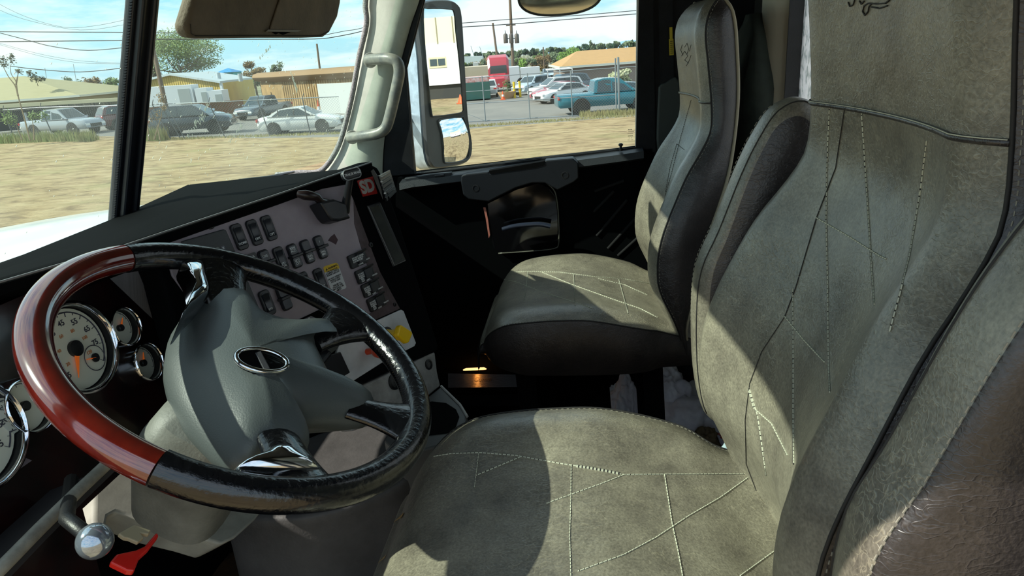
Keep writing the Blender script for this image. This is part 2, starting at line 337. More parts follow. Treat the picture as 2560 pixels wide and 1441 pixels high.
# door card
dc = [on(x, y, 0, X) for x, y in ((1003, 450), (1036, 437), (1590, 369), (1604, 366))]
m = MB(); m.slab([V((X, 0.72, 0.90)), V((X, 0.56, 0.898)), V((X, -0.17, 0.944)), V((X, -0.215, 0.945)), V((X, -0.215, 0.1)), V((X, 0.72, 0.1))], (0.035, 0, 0))
m.build('door_card', mat('black_door_card', (0.004, 0.0045, 0.005), 0.9, spec=0.0), dr, bevel=0.004)
def ledge(p, z0=0.0, w=0.045): return [V((X + 0.004, p.y, p.z)), V((X - w, p.y, p.z - 0.006)), V((X - w - 0.006, p.y, p.z - 0.026)), V((X + 0.004, p.y, p.z - 0.04))]
m = MB(); pl = [on(x, y, 0, X) for x, y in ((1006, 448), (1036, 441), (1100, 433), (1200, 421), (1320, 405), (1440, 391), (1560, 375), (1606, 368))]
m.loft([ledge(p) for p in pl]); m.build('belt_ledge', mat('blue_black_ledge', (0.018, 0.022, 0.027), 0.5, bump=0.15, bscale=400), dr, smooth=40)
XI = X - 0.052
gp = [(1152, 456), (1153, 440), (1165, 436), (1220, 430), (1225, 434), (1300, 424), (1358, 410), (1364, 402), (1432, 396), (1446, 408), (1447, 445), (1435, 456), (1394, 476), (1362, 458), (1330, 458), (1290, 470), (1250, 490), (1222, 505), (1172, 499), (1158, 488)]
m = MB(); P = [on(x, y, 0, XI - 0.02) for x, y in gp]; m.slab(P, (0.05, 0, 0)); gpo = m.build('pull_panel', mat('pull_panel_black', (0.006, 0.008, 0.012), 0.5, bump=0.1, bscale=400, spec=0.3), dr, bevel=0.006, seg=3)
m = MB(); m.slab([on(x, y, 0, XI - 0.0215) for x, y in ((1222, 428), (1362, 403), (1362, 413), (1340, 420), (1226, 436))], (0.03, 0, 0)); m.build('pull_recess', VOID, gpo)
for x, y in ((1189, 471), (1412, 438)):
    c = on(x, y, 0, XI - 0.02); m = MB(); m.lathe(c, (-1, 0, 0), [(0.011, -0.001), (0.011, 0.001), (0.0085, 0.0012), (0.008, -0.004)]); m.build('screw_recess', BLACK, gpo, smooth=40)
m = MB(); m.slab([on(x, y, 0, X - 0.04) for x, y in ((1010, 446), (1075, 436), (1129, 431), (1127, 444), (1015, 456))], (0.02, 0, 0)); sw = m.build('switch_plate', MATS['blue_black_ledge'], dr, bevel=0.003)
m = MB(); m.slab([on(x, y, 0, X - 0.045) for x, y in ((1085, 439), (1109, 436), (1112, 441), (1088, 445))], (0.008, 0, 0)); m.build('window_switch', BLACK, sw, bevel=0.002)
GB = mat('tinted_peep_glass', (0.004, 0.004, 0.005), 0.06, coat=1.0)
pk = [(1216, 508), (1290, 472), (1345, 456), (1372, 468), (1390, 492), (1396, 530), (1397, 606), (1386, 621), (1320, 629), (1246, 634), (1234, 622), (1222, 565)]
m = MB(); m.slab([on(x, y, 0, X - 0.012) for x, y in pk], (0.02, 0, 0)); pg = m.build('peep_window', GB, dr, bevel=0.004)
m = MB(); m.tube(crom([on(x, y, 0, X - 0.013) for x, y in ((1362, 455), (1384, 474), (1392, 500), (1396, 540), (1397, 606), (1384, 622), (1320, 629), (1246, 634))], 4, False), 0.0022, 6); m.build('peep_window_seal', mat('shiny_seal', (0.12, 0.12, 0.1), 0.2), pg, smooth=180)
m = MB(); m.slab([on(x, y, 0, X - 0.014) for x, y in ((1208, 519), (1214, 519), (1220, 550), (1225, 588), (1222, 596), (1214, 545))], (0.004, 0, 0)); m.build('reflector_strip', mat('pink_reflector', (0.5, 0.18, 0.14), 0.35), dr, label='narrow pink reflector strip')
m = MB(); m.tube(crom([on(x, y, 0, X - 0.045) for x, y in ((1256, 574), (1285, 566), (1320, 562), (1350, 561), (1376, 566))], 4, False), 0.0075, 10); m.build('door_handle', mat('blue_black_handle', (0.02, 0.026, 0.045), 0.25), dr, smooth=60)
m = MB()
for (a, b) in (((1486, 478), (1560, 452)), ((1484, 530), (1535, 478)), ((1492, 590), (1568, 500)), ((1520, 622), (1590, 545)), ((1545, 640), (1600, 590))):
    m.tube([on(*a, 0, X), on(*b, 0, X)], 0.005, 8)
m.build('quilted_pad', mat('quilted_vinyl', (0.016, 0.016, 0.017), 0.9, spec=0.1), dr, smooth=60)
c = on(1552, 369, 0, X - 0.02); m = MB(); m.lathe(c - V((0, 0, 0.01)), (0, 0, 1), [(0.006, 0), (0.006, 0.008), (0.004, 0.010), (0.004, 0.014), (0.007, 0.016), (0.007, 0.02), (0.004, 0.023)]); m.build('lock_knob', BLACK, dr, smooth=40)
# step plate and amber lamp in the foot of the doorway
r = thing('step_plate', 'brushed metal step plate at the foot of the passenger doorway', 'step plate', on(1290, 950, 0, 0.9))
Fs = Frame(on(1150, 940, 0, 0.9), on(1440, 940, 0, 0.9) - on(1150, 940, 0, 0.9), V((-0.8, 0, -0.6)))
m = MB(); m.slab([Fs.px(x, y) for x, y in ((1120, 934), (1450, 940), (1450, 966), (1120, 970))], -Fs.n * 0.004); m.build('plate', mat('brushed_step', (0.10, 0.10, 0.11), 0.33, 0.9, bump=0.5, bscale=900, stretch=(1, 0.06, 1)), r)
c = Fs.px(1206, 949, 0.0008); text('lettering', 'Comm', c, Fs.u, -Fs.v, 0.022, mat('dark_letters', (0.02, 0.012, 0.005), 0.5), r, shear=0.3)
r = thing('amber_lamp', 'lit amber courtesy lamp above the step plate in the dark footwell', 'lamp', on(1188, 924, 0, 0.9))
m = MB(); m.tube([on(1158, 926, 0, 0.9), on(1165, 924, 0, 0.9), on(1210, 922, 0, 0.9), on(1216, 923, 0, 0.9)], [0.002, 0.0048, 0.0045, 0.002], 8); m.build('lens', mat('amber_lens', (0.9, 0.5, 0.2), 0.4, emit=(1.0, 0.62, 0.25, 1.3)), r, smooth=60)
pl_ = bpy.data.lights.new('amber_bulb', 'POINT'); pl_.energy = 0.11; pl_.color = (1.0, 0.36, 0.06); pl_.shadow_soft_size = 0.01
po = bpy.data.objects.new('amber_bulb', pl_); COL.objects.link(po); po.parent = r; po.location = on(1190, 936, 0, 0.888) - r.location
# visor, driver side
r = thing('sun_visor', 'brown-grey padded sun visor with mirror flap hanging over the windshield', 'sun visor', on(650, 20, 1, 0.6))
Fv = Frame(V((0.05, 0.56, 1.31)), V((1, -0.04, 0.0)), V((0, 0.10, -1)))
VM = mat('visor_vinyl', (0.17, 0.135, 0.09), 0.75, bump=0.3, bscale=180, var=0.25, vscale=9)
vp = [(500, -60), (492, -30), (484, 0), (466, 60), (467, 80), (480, 94), (500, 97), (650, 95), (760, 95), (812, 93), (826, 82), (845, 45), (852, 10), (858, -60)]
m = MB(); m.slab([Fv.px(x, y) for x, y in vp], -Fv.n * 0.022); m.build('pad', VM, r, bevel=0.008, seg=4, smooth=50)
m = MB(); m.slab([Fv.px(x, y, 0.001) for x, y in ((702, -20), (696, 0), (674, 66), (672, 74), (750, 76), (760, 66), (785, 0), (790, -20))], Fv.n * 0.003); f_ = m.build('mirror_flap', VM, r, bevel=0.002)
m = MB(); m.slab([Fv.px(x, y, 0.004) for x, y in ((668, 74), (752, 75), (742, 80), (662, 79))], Fv.n * 0.002); m.build('flap_edge', mat('visor_edge', (0.16, 0.13, 0.08), 0.5), f_)
m = MB(); m.slab([Fv.px(x, y, 0.0015) for x, y in ((680, 80), (725, 80), (706, 87), (695, 82), (688, 86))], Fv.n * 0.002); m.build('flap_notch', VOID, f_)
m = MB(); m.tube([Fv.px(x, y, 0.0005) for x, y in ((476, 60), (478, 84), (488, 90), (660, 89), (800, 90), (822, 78))], 0.0009, 5); m.build('piping', mat('visor_stitch', (0.05, 0.04, 0.03), 0.8), r)
# ================================================================ seats
def leather(name, c1, c2, rough=0.42):
    m = bpy.data.materials.new(name); m.use_nodes = True; t = m.node_tree; b = t.nodes['Principled BSDF']; n = t.nodes.new; lk = t.links.new
    co = n('ShaderNodeTexCoord'); nz = n('ShaderNodeTexNoise'); nz.inputs['Scale'].default_value = 11; nz.inputs['Detail'].default_value = 8; nz.inputs['Roughness'].default_value = 0.7
    lk(co.outputs['Object'], nz.inputs[0]); rr = n('ShaderNodeValToRGB'); rr.color_ramp.elements[0].position = 0.3; rr.color_ramp.elements[1].position = 0.7
    rr.color_ramp.elements[0].color = (*c1, 1); rr.color_ramp.elements[1].color = (*c2, 1); lk(nz.outputs[0], rr.inputs[0])
    # fine crease lines, lighter than the hide
    mp_ = n('ShaderNodeMapping'); mp_.inputs['Scale'].default_value = (1, 0.5, 1); lk(co.outputs['Object'], mp_.inputs[0])
    dn = n('ShaderNodeTexNoise'); dn.inputs['Scale'].default_value = 30; dn.inputs['Detail'].default_value = 3; lk(mp_.outputs[0], dn.inputs[0])
    mxv = n('ShaderNodeMixRGB'); mxv.inputs[0].default_value = 0.09; lk(mp_.outputs[0], mxv.inputs[1]); lk(dn.outputs['Color'], mxv.inputs[2])
    vo = n('ShaderNodeTexVoronoi'); vo.feature = 'DISTANCE_TO_EDGE'; vo.inputs['Scale'].default_value = 85; lk(mxv.outputs[0], vo.inputs[0])
    vr = n('ShaderNodeMapRange'); vr.inputs[1].default_value = 0.0; vr.inputs[2].default_value = 0.07; vr.inputs[3].default_value = 1; vr.inputs[4].default_value = 0; lk(vo.outputs['Distance'], vr.inputs[0])
    ms = n('ShaderNodeTexNoise'); ms.inputs['Scale'].default_value = 6; ms.inputs['Detail'].default_value = 4; lk(co.outputs['Object'], ms.inputs[0])
    mr = n('ShaderNodeMapRange'); mr.inputs[1].default_value = 0.42; mr.inputs[2].default_value = 0.68; lk(ms.outputs[0], mr.inputs[0])
    mu = n('ShaderNodeMath'); mu.operation = 'MULTIPLY'; lk(vr.outputs[0], mu.inputs[0]); lk(mr.outputs[0], mu.inputs[1])
    mu2 = n('ShaderNodeMath'); mu2.operation = 'MULTIPLY'; mu2.inputs[1].default_value = 0.3; lk(mu.outputs[0], mu2.inputs[0])
    mc = n('ShaderNodeMixRGB'); lk(mu2.outputs[0], mc.inputs[0]); lk(rr.outputs[0], mc.inputs[1]); mc.inputs[2].default_value = (min(1, c2[0] * 1.9), min(1, c2[1] * 1.85), min(1, c2[2] * 1.7), 1)
    # pebbled grain speckle
    g = n('ShaderNodeTexNoise'); g.inputs['Scale'].default_value = 330; g.inputs['Detail'].default_value = 3; lk(co.outputs['Object'], g.inputs[0])
    mg_ = n('ShaderNodeMapRange'); mg_.inputs[1].default_value = 0.3; mg_.inputs[2].default_value = 0.7; mg_.inputs[3].default_value = 0.74; mg_.inputs[4].default_value = 1.26; lk(g.outputs[0], mg_.inputs[0])
    mm = n('ShaderNodeVectorMath'); mm.operation = 'SCALE'; lk(mc.outputs[0], mm.inputs[0]); lk(mg_.outputs[0], mm.inputs[3]); lk(mm.outputs[0], b.inputs['Base Color'])
    ad = n('ShaderNodeMath'); ad.operation = 'MULTIPLY_ADD'; ad.inputs[1].default_value = 0.7; lk(g.outputs[0], ad.inputs[0]); mh = n('ShaderNodeMath'); mh.operation = 'MULTIPLY'; mh.inputs[1].default_value = 0.45; lk(mu.outputs[0], mh.inputs[0]); lk(mh.outputs[0], ad.inputs[2])
    bu = n('ShaderNodeBump'); bu.inputs['Strength'].default_value = 0.4; bu.inputs['Distance'].default_value = 0.0015; lk(ad.outputs[0], bu.inputs['Height'])
    big = n('ShaderNodeTexNoise'); big.inputs['Scale'].default_value = 18; big.inputs['Detail'].default_value = 3; lk(co.outputs['Object'], big.inputs[0])
    bu2 = n('ShaderNodeBump'); bu2.inputs['Strength'].default_value = 0.22; bu2.inputs['Distance'].default_value = 0.012; lk(big.outputs[0], bu2.inputs['Height']); lk(bu.outputs[0], bu2.inputs['Normal']); lk(bu2.outputs[0], b.inputs['Normal'])
    b.inputs['Roughness'].default_value = rough; b.inputs['Specular IOR Level'].default_value = 0.6; b.inputs['Coat Weight'].default_value = 0.35; b.inputs['Coat Roughness'].default_value = 0.32; lk(bu2.outputs[0], b.inputs['Coat Normal']); return m
LE = leather('grey_leather', (0.105, 0.093, 0.074), (0.285, 0.26, 0.195), 0.38)
LD = leather('dark_leather', (0.020, 0.017, 0.017), (0.048, 0.040, 0.038), 0.42)
THR = mat('stitch_thread', (0.62, 0.62, 0.48), 0.8)
ETH = mat('edge_thread', (0.30, 0.28, 0.22), 0.8)
PIPE = mat('beige_piping', (0.38, 0.34, 0.24), 0.7)
DTHR = mat('dark_seam', (0.02, 0.018, 0.016), 0.7)
YF = [(.54, -.205), (.60, -.190), (.646, -.172), (.70, -.148), (.736, -.140), (.80, -.142), (.85, -.154), (.91, -.178), (.97, -.206), (1.02, -.238), (1.06, -.257), (1.12, -.258), (1.20, -.250), (1.26, -.244), (1.295, -.250), (1.315, -.262), (1.330, -.278), (1.336, -.288)]
YR = [(.54, -.235), (.60, -.225), (.66, -.235), (.83, -.270), (.98, -.315), (1.116, -.332), (1.25, -.325), (1.295, -.318), (1.315, -.310), (1.330, -.298), (1.336, -.292)]
HW = [(.54, .225), (.62, .243), (.72, .250), (.86, .248), (.95, .236), (1.05, .212), (1.15, .202), (1.26, .198), (1.30, .192), (1.32, .178), (1.336, .16)]
REC = [(.54, .03), (.65, .04), (.80, .050), (.95, .048), (1.05, .03), (1.12, .016), (1.30, .012)]
NU = 28
def back_front(z, u):                               # u in -1..1 across the front
    w, ye, rec = smooth_tab(HW, z), smooth_tab(YF, z), lerp(REC, z); a = abs(u)
    y = ye - rec * (1 - min(1, a / 0.78) ** 2.2)
    if a > 0.78: y -= 0.017 * ((a - 0.78) / 0.22) ** 2
    return V((w * u, y, z))
def make_seat(cx, label, drop, grp):
    global LIFT, YSH
    LIFT, YSH = (0.05, -0.014) if cx < 0 else (0.0, 0.0); arms = cx < 0
    r = thing('driver_seat' if cx < 0 else 'passenger_seat', label, 'seat', (cx, -0.05, 0.05), grp)
    O = V((cx, YSH, LIFT)); zs = [.54 + (1.336 - .54) * (1 - (1 - i / 46) ** 1.25) for i in range(47)]
    us = [-1 + 2 * i / NU for i in range(NU + 1)]
    # split at the head seam: z = 1.10
    def ring(z):
        fr = [back_front(z, u) for u in us]; yr = smooth_tab(YR, z); w = smooth_tab(HW, z)
        e0, e1 = fr[0], fr[-1]; bk = []
        for i in range(11):
            u = 1 - 2 * i / 10; bk.append(V((w * 0.97 * u, yr - 0.03 * (1 - u * u) * (1 if z < 1.28 else 0.3), z)))
        return [O + p for p in fr], [O + p for p in bk]
    HS = 1.118
    def hs(u): return HS - 0.0 * u
    zb = sorted(set([z for z in zs if z < HS - 0.004] + [HS])); zh = sorted(set([z for z in zs if z > HS + 0.004] + [HS]))
    m = MB(); m.loft([ring(z)[0] for z in zb], closed=False); bk = m.build('backrest', LE, r, smooth=180)
    m = MB(); rr = [ring(z)[0] for z in zh]; m.loft(rr, closed=False); 
    top0, topb = ring(zs[-1]); m.loft([top0, [topb[int(round((NU - i) * 10 / NU))] for i in range(NU + 1)]], closed=False)
    hd = m.build('headrest', LE, r, smooth=60)
    def side(s, n=6):
        rows = []
        for z in zs:
            f, b = ring(z); p = f[-1] if s > 0 else f[0]; q = b[0] if s > 0 else b[-1]
            rows.append([p.lerp(q, k / n) + V((s * 0.016 * math.sin(PI * k / n) * (1 if z < 1.3 else 0.4), 0, 0)) for k in range(n + 1)])
        return rows
    for s in (-1, 1):
        m = MB(); m.loft(side(s), closed=False); sp = m.build('side_panel', LD, r, smooth=180, label='dark brown side panel of the backrest')
    m = MB(); m.loft([ring(z)[1] for z in zs], closed=False); m.build('back_panel', LD, r, smooth=180)
    # seams: stitched front edges, pale rear piping, rolled head seam
    for s, k in ((-1, 0), (1, -1)):
        pts = [ring(z)[0][k] + V((s * 0.0005, 0.0, 0)) for z in zs]
        m = MB(); m.tube(pts, 0.0018, 6); m.build('edge_seam', DTHR, r, smooth=180)
        fine = crom(pts, 5, False); d = 0; m = MB(); last = fine[0]; acc = 0
        for p, q in zip(fine, fine[1:]):
            acc += (q - p).length
            if acc > 0.0062:
                t = (q - p).normalized(); c = q + V((s * 0.0035, -0.004, 0)); m.bar(c, c + t * 0.0036, 0.0008, 0.0008); acc = 0
        m.build('stitching', ETH, r)
        m = MB(); m.tube([(ring(z)[1][0] if s > 0 else ring(z)[1][-1]) + V((s * 0.002, 0, 0)) for z in zs], 0.0038, 8); m.build('rear_piping', PIPE, r, smooth=180)
    m = MB(); pts = [p + V((0, 0.0005, 0)) for p in ring(HS)[0]]; m.tube(pts, 0.0028, 8); m.build('head_seam', LD, hd, smooth=180)
    m = MB(); m.tube([p + V((0, 0.0022, 0.0022)) for p in pts], 0.0005, 6); m.build('seam_thread', THR, hd, smooth=180)
    # cushion
    dz = drop; FX = 0.030 if cx < 0 else 0.0
    ZE = [(-.26, .585), (-.235, .595), (-.177, .614 + dz * .35), (-.15, .626 + dz * .6), (-.117, .638 + dz * .85), (-.006, .664 + dz), (.07, .667 + dz), (.15, .662 + dz), (.20, .652 + dz * .9), (.235, .63 + dz * .8), (.258, .60 + dz * .7), (.268, .575 + dz * .5)]
    WC = [(-.26, .225), (-.20, .235), (-.165, .240), (-.13, .262), (-.05, .272), (.10, .270), (.18, .262), (.23, .24), (.258, .205), (.268, .18)]
    ys = [-.26 + .528 * (1 - (1 - i / 40) ** 1.15) for i in range(41)]
    sink = 0.018 + dz * 0.9
    def cpt(y, u):
        w, ze = smooth_tab(WC, y), smooth_tab(ZE, y); a = abs(u)
        fr = 1 if y < .2 else max(0, 1 - (y - .2) / .07)
        z = ze - sink * (1 - min(1, a / .74) ** 2) * fr - (0.016 * ((a - .74) / .26) ** 2 if a > .74 else 0)
        return O + V((w * u, y + FX * max(0, y / .268) ** 1.3, z))
    rows = [[cpt(y, u) for u in us] for y in ys]
    # front roll
    for k in range(1, 7):
        a = k / 6 * PI / 2; rows.append([p + V((-(p.x - cx) * 0.05 * (1 - math.cos(a)), 0.022 * math.sin(a), -0.075 * (1 - math.cos(a)))) for p in rows[40]])
    m = MB(); m.loft(rows, closed=False); cu = m.build('cushion', LE, r, smooth=180)
    for s in (-1, 1):
        k = -1 if s > 0 else 0; R2 = []
        for i, rw in enumerate(rows):
            p = rw[k]; zb_ = 0.50 + 0.03 * max(0, (i - 30) / 16)
            R2.append([p.lerp(V((p.x - s * 0.02, p.y, min(zb_ + LIFT, p.z - .005))), t / 5) + V((s * 0.016 * math.sin(PI * t / 5), 0, 0)) for t in range(6)])
        m = MB(); m.loft(R2, closed=False); m.build('cushion_side', LD, r, smooth=180, label='dark brown side panel of the seat cushion')
        pts = [rw[k] + V((0, 0, 0.001)) for rw in rows]; m = MB(); m.tube(pts, 0.0018, 6); m.build('edge_seam', DTHR, r, smooth=180)
        fine = crom(pts, 5, False); acc = 0; m = MB()
        for p, q in zip(fine, fine[1:]):
            acc += (q - p).length
            if acc > 0.0062:
                t = (q - p).normalized(); c = q + V((-s * 0.0045, 0, 0.001)); m.bar(c, c + t * 0.0036, 0.0008, 0.0008); acc = 0
        m.build('stitching', ETH, r)
    rb = [V((p.x, p.y, 0.54 + LIFT)) for p in rows[-1]]; m = MB(); m.loft([rows[-1], rb], closed=False); m.build('cushion_front', LD, r, smooth=180)
    m = MB(); m.box((cx, 0.0, 0.52 + LIFT), (0.42, 0.46, 0.05)); m.build('seat_pan', BLACK, r, bevel=0.01)
    m = MB(); m.box((cx, 0.06, 0.27), (0.30, 0.22, 0.10)); m.build('suspension_base', VOID, r, bevel=0.01)
    for sx in (-1, 1):
        for sy in (-0.17, 0.15):
            m = MB(); m.bar((cx + sx * 0.17, sy, 0.05), (cx + sx * 0.17, sy + 0.02, 0.51), 0.035, 0.05); m.build('leg', VOID, r)
    # folded-up armrests
    for s in ((-1, 1) if arms else ()):
        prof = [(-.245, .70), (-.215, .67), (-.185, .69), (-.170, .76), (-.166, .86), (-.172, .93), (-.196, .99), (-.225, 1.07), (-.248, 1.12), (-.272, 1.155), (-.305, 1.165), (-.335, 1.14), (-.345, 1.09), (-.33, 1.02), (-.305, .93), (-.285, .85), (-.265, .77)]
        x0 = cx + s * (0.262 if s > 0 else 0.282); dy = 0.01 if s > 0 else 0; cen = V((x0, -.25, .93)); lo = crom([V((x0, y + dy, z)) for y, z in prof], 4); rg = []
        for xx, sc in ((-0.004, .80), (0, .90), (0.008, .97), (0.022, 1.0), (0.045, 1.0), (0.058, .96), (0.064, .88), (0.066, .7), (0.066, .3)):
            rg.append([V((x0 + s * (xx - 0.006), cen.y + (p.y - cen.y) * sc, cen.z + (p.z - cen.z) * (1 - (1 - sc) * .45))) for p in lo])
        m = MB(); m.loft(rg); nf = len(lo)
        for fi, f in enumerate(list(m.b.faces)): f.material_index = 1 if fi >= nf * 5 else 0
        ar = m.build('armrest', [LE, LD], r, smooth=180, label='folded-up %s armrest with leather cover' % ('near' if s < 0 else 'far'))
        m = MB(); m.tube(rg[2][8:46], 0.0011, 6); m.build('armrest_seam', DTHR, ar, smooth=180)
        pts = [p + V((0, .0015, 0)) for p in rg[5][6:46]]; acc = 0; m = MB()
        for p, q in zip(pts, pts[1:]):
            n_ = max(1, int((q - p).length / .006))
            for i in range(n_): a_ = p.lerp(q, i / n_); m.bar(a_, p.lerp(q, min(1, (i + .6) / n_)), .0008, .0008)
        m.build('stitching', ETH, ar)
        for p_ in ar.data.polygons: pass
    return r, bk, hd, cu
# two short-lived trees of the seat surfaces, for laying stitches on them
def lay(objs, root, paths, name, parent, m_, rad=0.0011, dash=0.0048, gap=0.0014, groove_shade=True):
    bpy.context.view_layer.update(); trees = []
    for o in objs:
        vs = [v.co + root.location for v in o.data.vertices]; trees.append(BVHTree.FromPolygons(vs, [list(p.vertices) for p in o.data.polygons]))
    mb = MB(); mg = MB(); any_ = False
    for path in paths:
        pts = []
        for (a, b) in zip(path, path[1:]):
            n = max(2, int(math.hypot(b[0] - a[0], b[1] - a[1]) / 9))
            for i in range(n):
                t = i / n; pts.append((a[0] + (b[0] - a[0]) * t, a[1] + (b[1] - a[1]) * t))
        pts.append(path[-1]); W3 = []
        for x, y in pts:
            d = ray(x, y).normalized(); best = None
            for T in trees:
                h = T.ray_cast(CAM, d)
                if h[0] is not None and (best is None or h[3] < best[2]): best = (h[0], h[1] if h[1].dot(d) < 0 else -h[1], h[3])
            if best: W3.append(best[0] + best[1] * 0.0006)
        if len(W3) < 2: continue
        segs = [W3[0]]; cur = []; 
        for p in W3[1:]:
            if (p - segs[-1]).length > 0.02 * (p - CAM).length_squared:
                break
            else: segs.append(p)
        if len(segs) > 1: cur.append(segs)
        for S in cur:
            any_ = True
            if groove_shade: mg.tube([p - (CAM - p).normalized() * 0.0012 for p in S], rad * .8, 5)  # dark tube under the stitches paints the shade of the groove
            tot = 0; out_ = []
            for p, q in zip(S, S[1:]):
                l = (q - p).length; t = 0
                while t < l:
                    ph = tot % (dash + gap)
                    if ph < dash:
                        e = min(l - t, dash - ph); a = p.lerp(q, t / l); b = p.lerp(q, (t + e) / l)
                        if e > 0.0006: mb.bar(a, b, rad * .95, rad * .95)
                        t += e + 1e-6; tot += e + 1e-6
                    else:
                        e = min(l - t, dash + gap - ph); t += e + 1e-6; tot += e + 1e-6
    if any_:
        o = mb.build(name, m_, parent)
        if groove_shade: mg.build('seam_groove_shade', DTHR, parent)
G2 = 'leather truck seats'
ps, pbk, phd, pcu = make_seat(0.545, 'passenger seat in worn grey leather with dark brown sides, in front of the far door', 0.0, G2)
ds, dbk, dhd, dcu = make_seat(-0.497, 'driver seat in worn grey leather with torn front corner, nearest seat beside the steering wheel', 0.0, G2)
lay([pcu], ps, [[(1240, 683), (1318, 679), (1400, 681), (1500, 694), (1560, 698), (1640, 712)], [(1225, 735), (1330, 756), (1400, 760), (1470, 772)], [(1242, 695), (1290, 705), (1360, 732), (1440, 757), (1482, 772)],
    [(1228, 734), (1290, 752), (1325, 757)], [(1355, 681), (1430, 712), (1530, 748), (1600, 772), (1643, 794)], [(1495, 697), (1560, 712), (1618, 738)], [(1319, 680), (1316, 720), (1310, 754)], [(1434, 686), (1436, 730), (1438, 766)],
    [(1547, 700), (1558, 740), (1570, 785)]], 'stitching', pcu, THR, 0.0014)
lay([pbk, phd], ps, [[(1728, 250), (1700, 350), (1680, 430), (1660, 500)], [(1692, 360), (1720, 382), (1712, 420), (1690, 470), (1668, 490)], [(1692, 360), (1675, 420), (1664, 480), (1668, 490)]], 'stitching', pbk, DTHR, 0.0008, groove_shade=False)
lay([dcu], ds, [[(1085, 1142), (1130, 1135), (1200, 1133), (1290, 1140), (1400, 1160), (1480, 1172), (1560, 1188), (1660, 1187), (1870, 1186)], [(1197, 1135), (1190, 1190), (1186, 1222)], [(1302, 1143), (1190, 1190)], [(1428, 1165), (1427, 1250), (1424, 1340), (1427, 1441)],
    [(1560, 1188), (1500, 1212), (1430, 1237), (1366, 1260)], [(1661, 1188), (1680, 1310), (1695, 1380), (1706, 1441)], [(1874, 1192), (1800, 1245), (1720, 1292), (1640, 1345), (1560, 1388), (1445, 1430)], [(1940, 1376), (1850, 1441)]], 'stitching', dcu, THR, 0.0011)
lay([dbk, dhd], ds, [[(2075, 262), (2068, 420), (2066, 550), (2070, 700), (2072, 900), (2078, 1045)], [(2155, 275), (2168, 480), (2178, 640), (2190, 800), (2200, 895)], [(2318, 352), (2302, 480), (2275, 640), (2250, 740), (2225, 830)],
    [(2042, 545), (2120, 590), (2200, 640), (2266, 672), (2255, 720)], [(1963, 792), (2010, 850), (2075, 920), (2130, 972)], [(1983, 722), (1984, 900), (1984, 1060), (1986, 1180)], [(1872, 975), (1885, 1020), (1930, 1060), (1965, 1130), (1990, 1178)],
    [(1875, 975), (1895, 1040), (1915, 1180), (1930, 1280), (1940, 1322)]], 'stitching', dbk, THR, 0.0011)
lay([dbk], ds, [[(2112, 275), (2090, 420), (2042, 545), (1990, 720), (1963, 792), (1905, 880), (1875, 960), (1864, 1050), (1866, 1160), (1900, 1250), (1942, 1335)]], 'panel_seam', dbk, DTHR, 0.0009, 0.02, 0.0001, groove_shade=False)
# embossed script on the headrests, worn tears on the driver cushion front
lay([dhd], ds, [[(2122, 5), (2126, 16), (2134, 12), (2138, 0)], [(2150, 2), (2155, 10), (2162, 2)], [(2225, 0), (2215, 8), (2195, 10), (2172, 8), (2162, 14), (2158, 28), (2164, 38), (2172, 28), (2174, 16), (2180, 10)], [(2180, 17), (2200, 21), (2220, 14)]], 'embossed_script', dhd, DTHR, 0.0012, 0.02, 0.0001, groove_shade=False)
lay([phd], ps, [[(1706, 112), (1702, 125), (1708, 138)], [(1712, 118), (1718, 108), (1722, 122), (1718, 135)], [(1704, 140), (1712, 128), (1720, 140), (1712, 150), (1722, 158)], [(1716, 165), (1724, 150), (1728, 138)], [(1728, 112), (1724, 128)]], 'embossed_script', phd, DTHR, 0.0008, 0.02, 0.0001, groove_shade=False)
lay([dcu], ds, [[(1440, 1167), (1470, 1171), (1520, 1180), (1548, 1186)]], 'burst_seam', dcu, THR, 0.003, 0.003, 0.002)
FOAM = mat('yellow_foam', (0.55, 0.33, 0.12), 0.95, bump=0.6, bscale=200)
bpy.context.view_layer.update()
def patch(o, root, poly, name, m_, h=0.0012):
    T = BVHTree.FromPolygons([v.co + root.location for v in o.data.vertices], [list(p.vertices) for p in o.data.polygons]); P = []
    for x, y in poly:
        d = ray(x, y).normalized(); hh = T.ray_cast(CAM, d)
        if hh[0] is not None: P.append(hh[0] + (hh[1] if hh[1].dot(d) < 0 else -hh[1]) * h)
    if len(P) > 2:
        m = MB(); m.slab(P, (P[0] - CAM).normalized() * 0.003); return m.build(name, m_, o)
patch(dcu, ds, [(975, 1312), (985, 1296), (1012, 1282), (1005, 1296), (985, 1308), (968, 1326)], 'torn_patch', FOAM)
patch(dcu, ds, [(945, 1405), (950, 1394), (968, 1388), (962, 1398), (946, 1410)], 'torn_patch', FOAM)
m = MB(); m.tube([V((0.22, -0.285, 0.60)), V((0.215, -0.30, 0.57)), V((0.22, -0.32, 0.54))], 0.009, 10); 
lv = m.build('recline_lever', mat('pale_lever', (0.35, 0.45, 0.5), 0.3), ps, smooth=180)
m = MB(); m.tube(crom([on(x, y, 0, -0.2) for x, y in ((1765, 1145), (1790, 1138), (1812, 1126), (1822, 1112))], 4, False), 0.0075, 10); m.build('recline_lever', MATS['pale_lever'], ds, smooth=180)
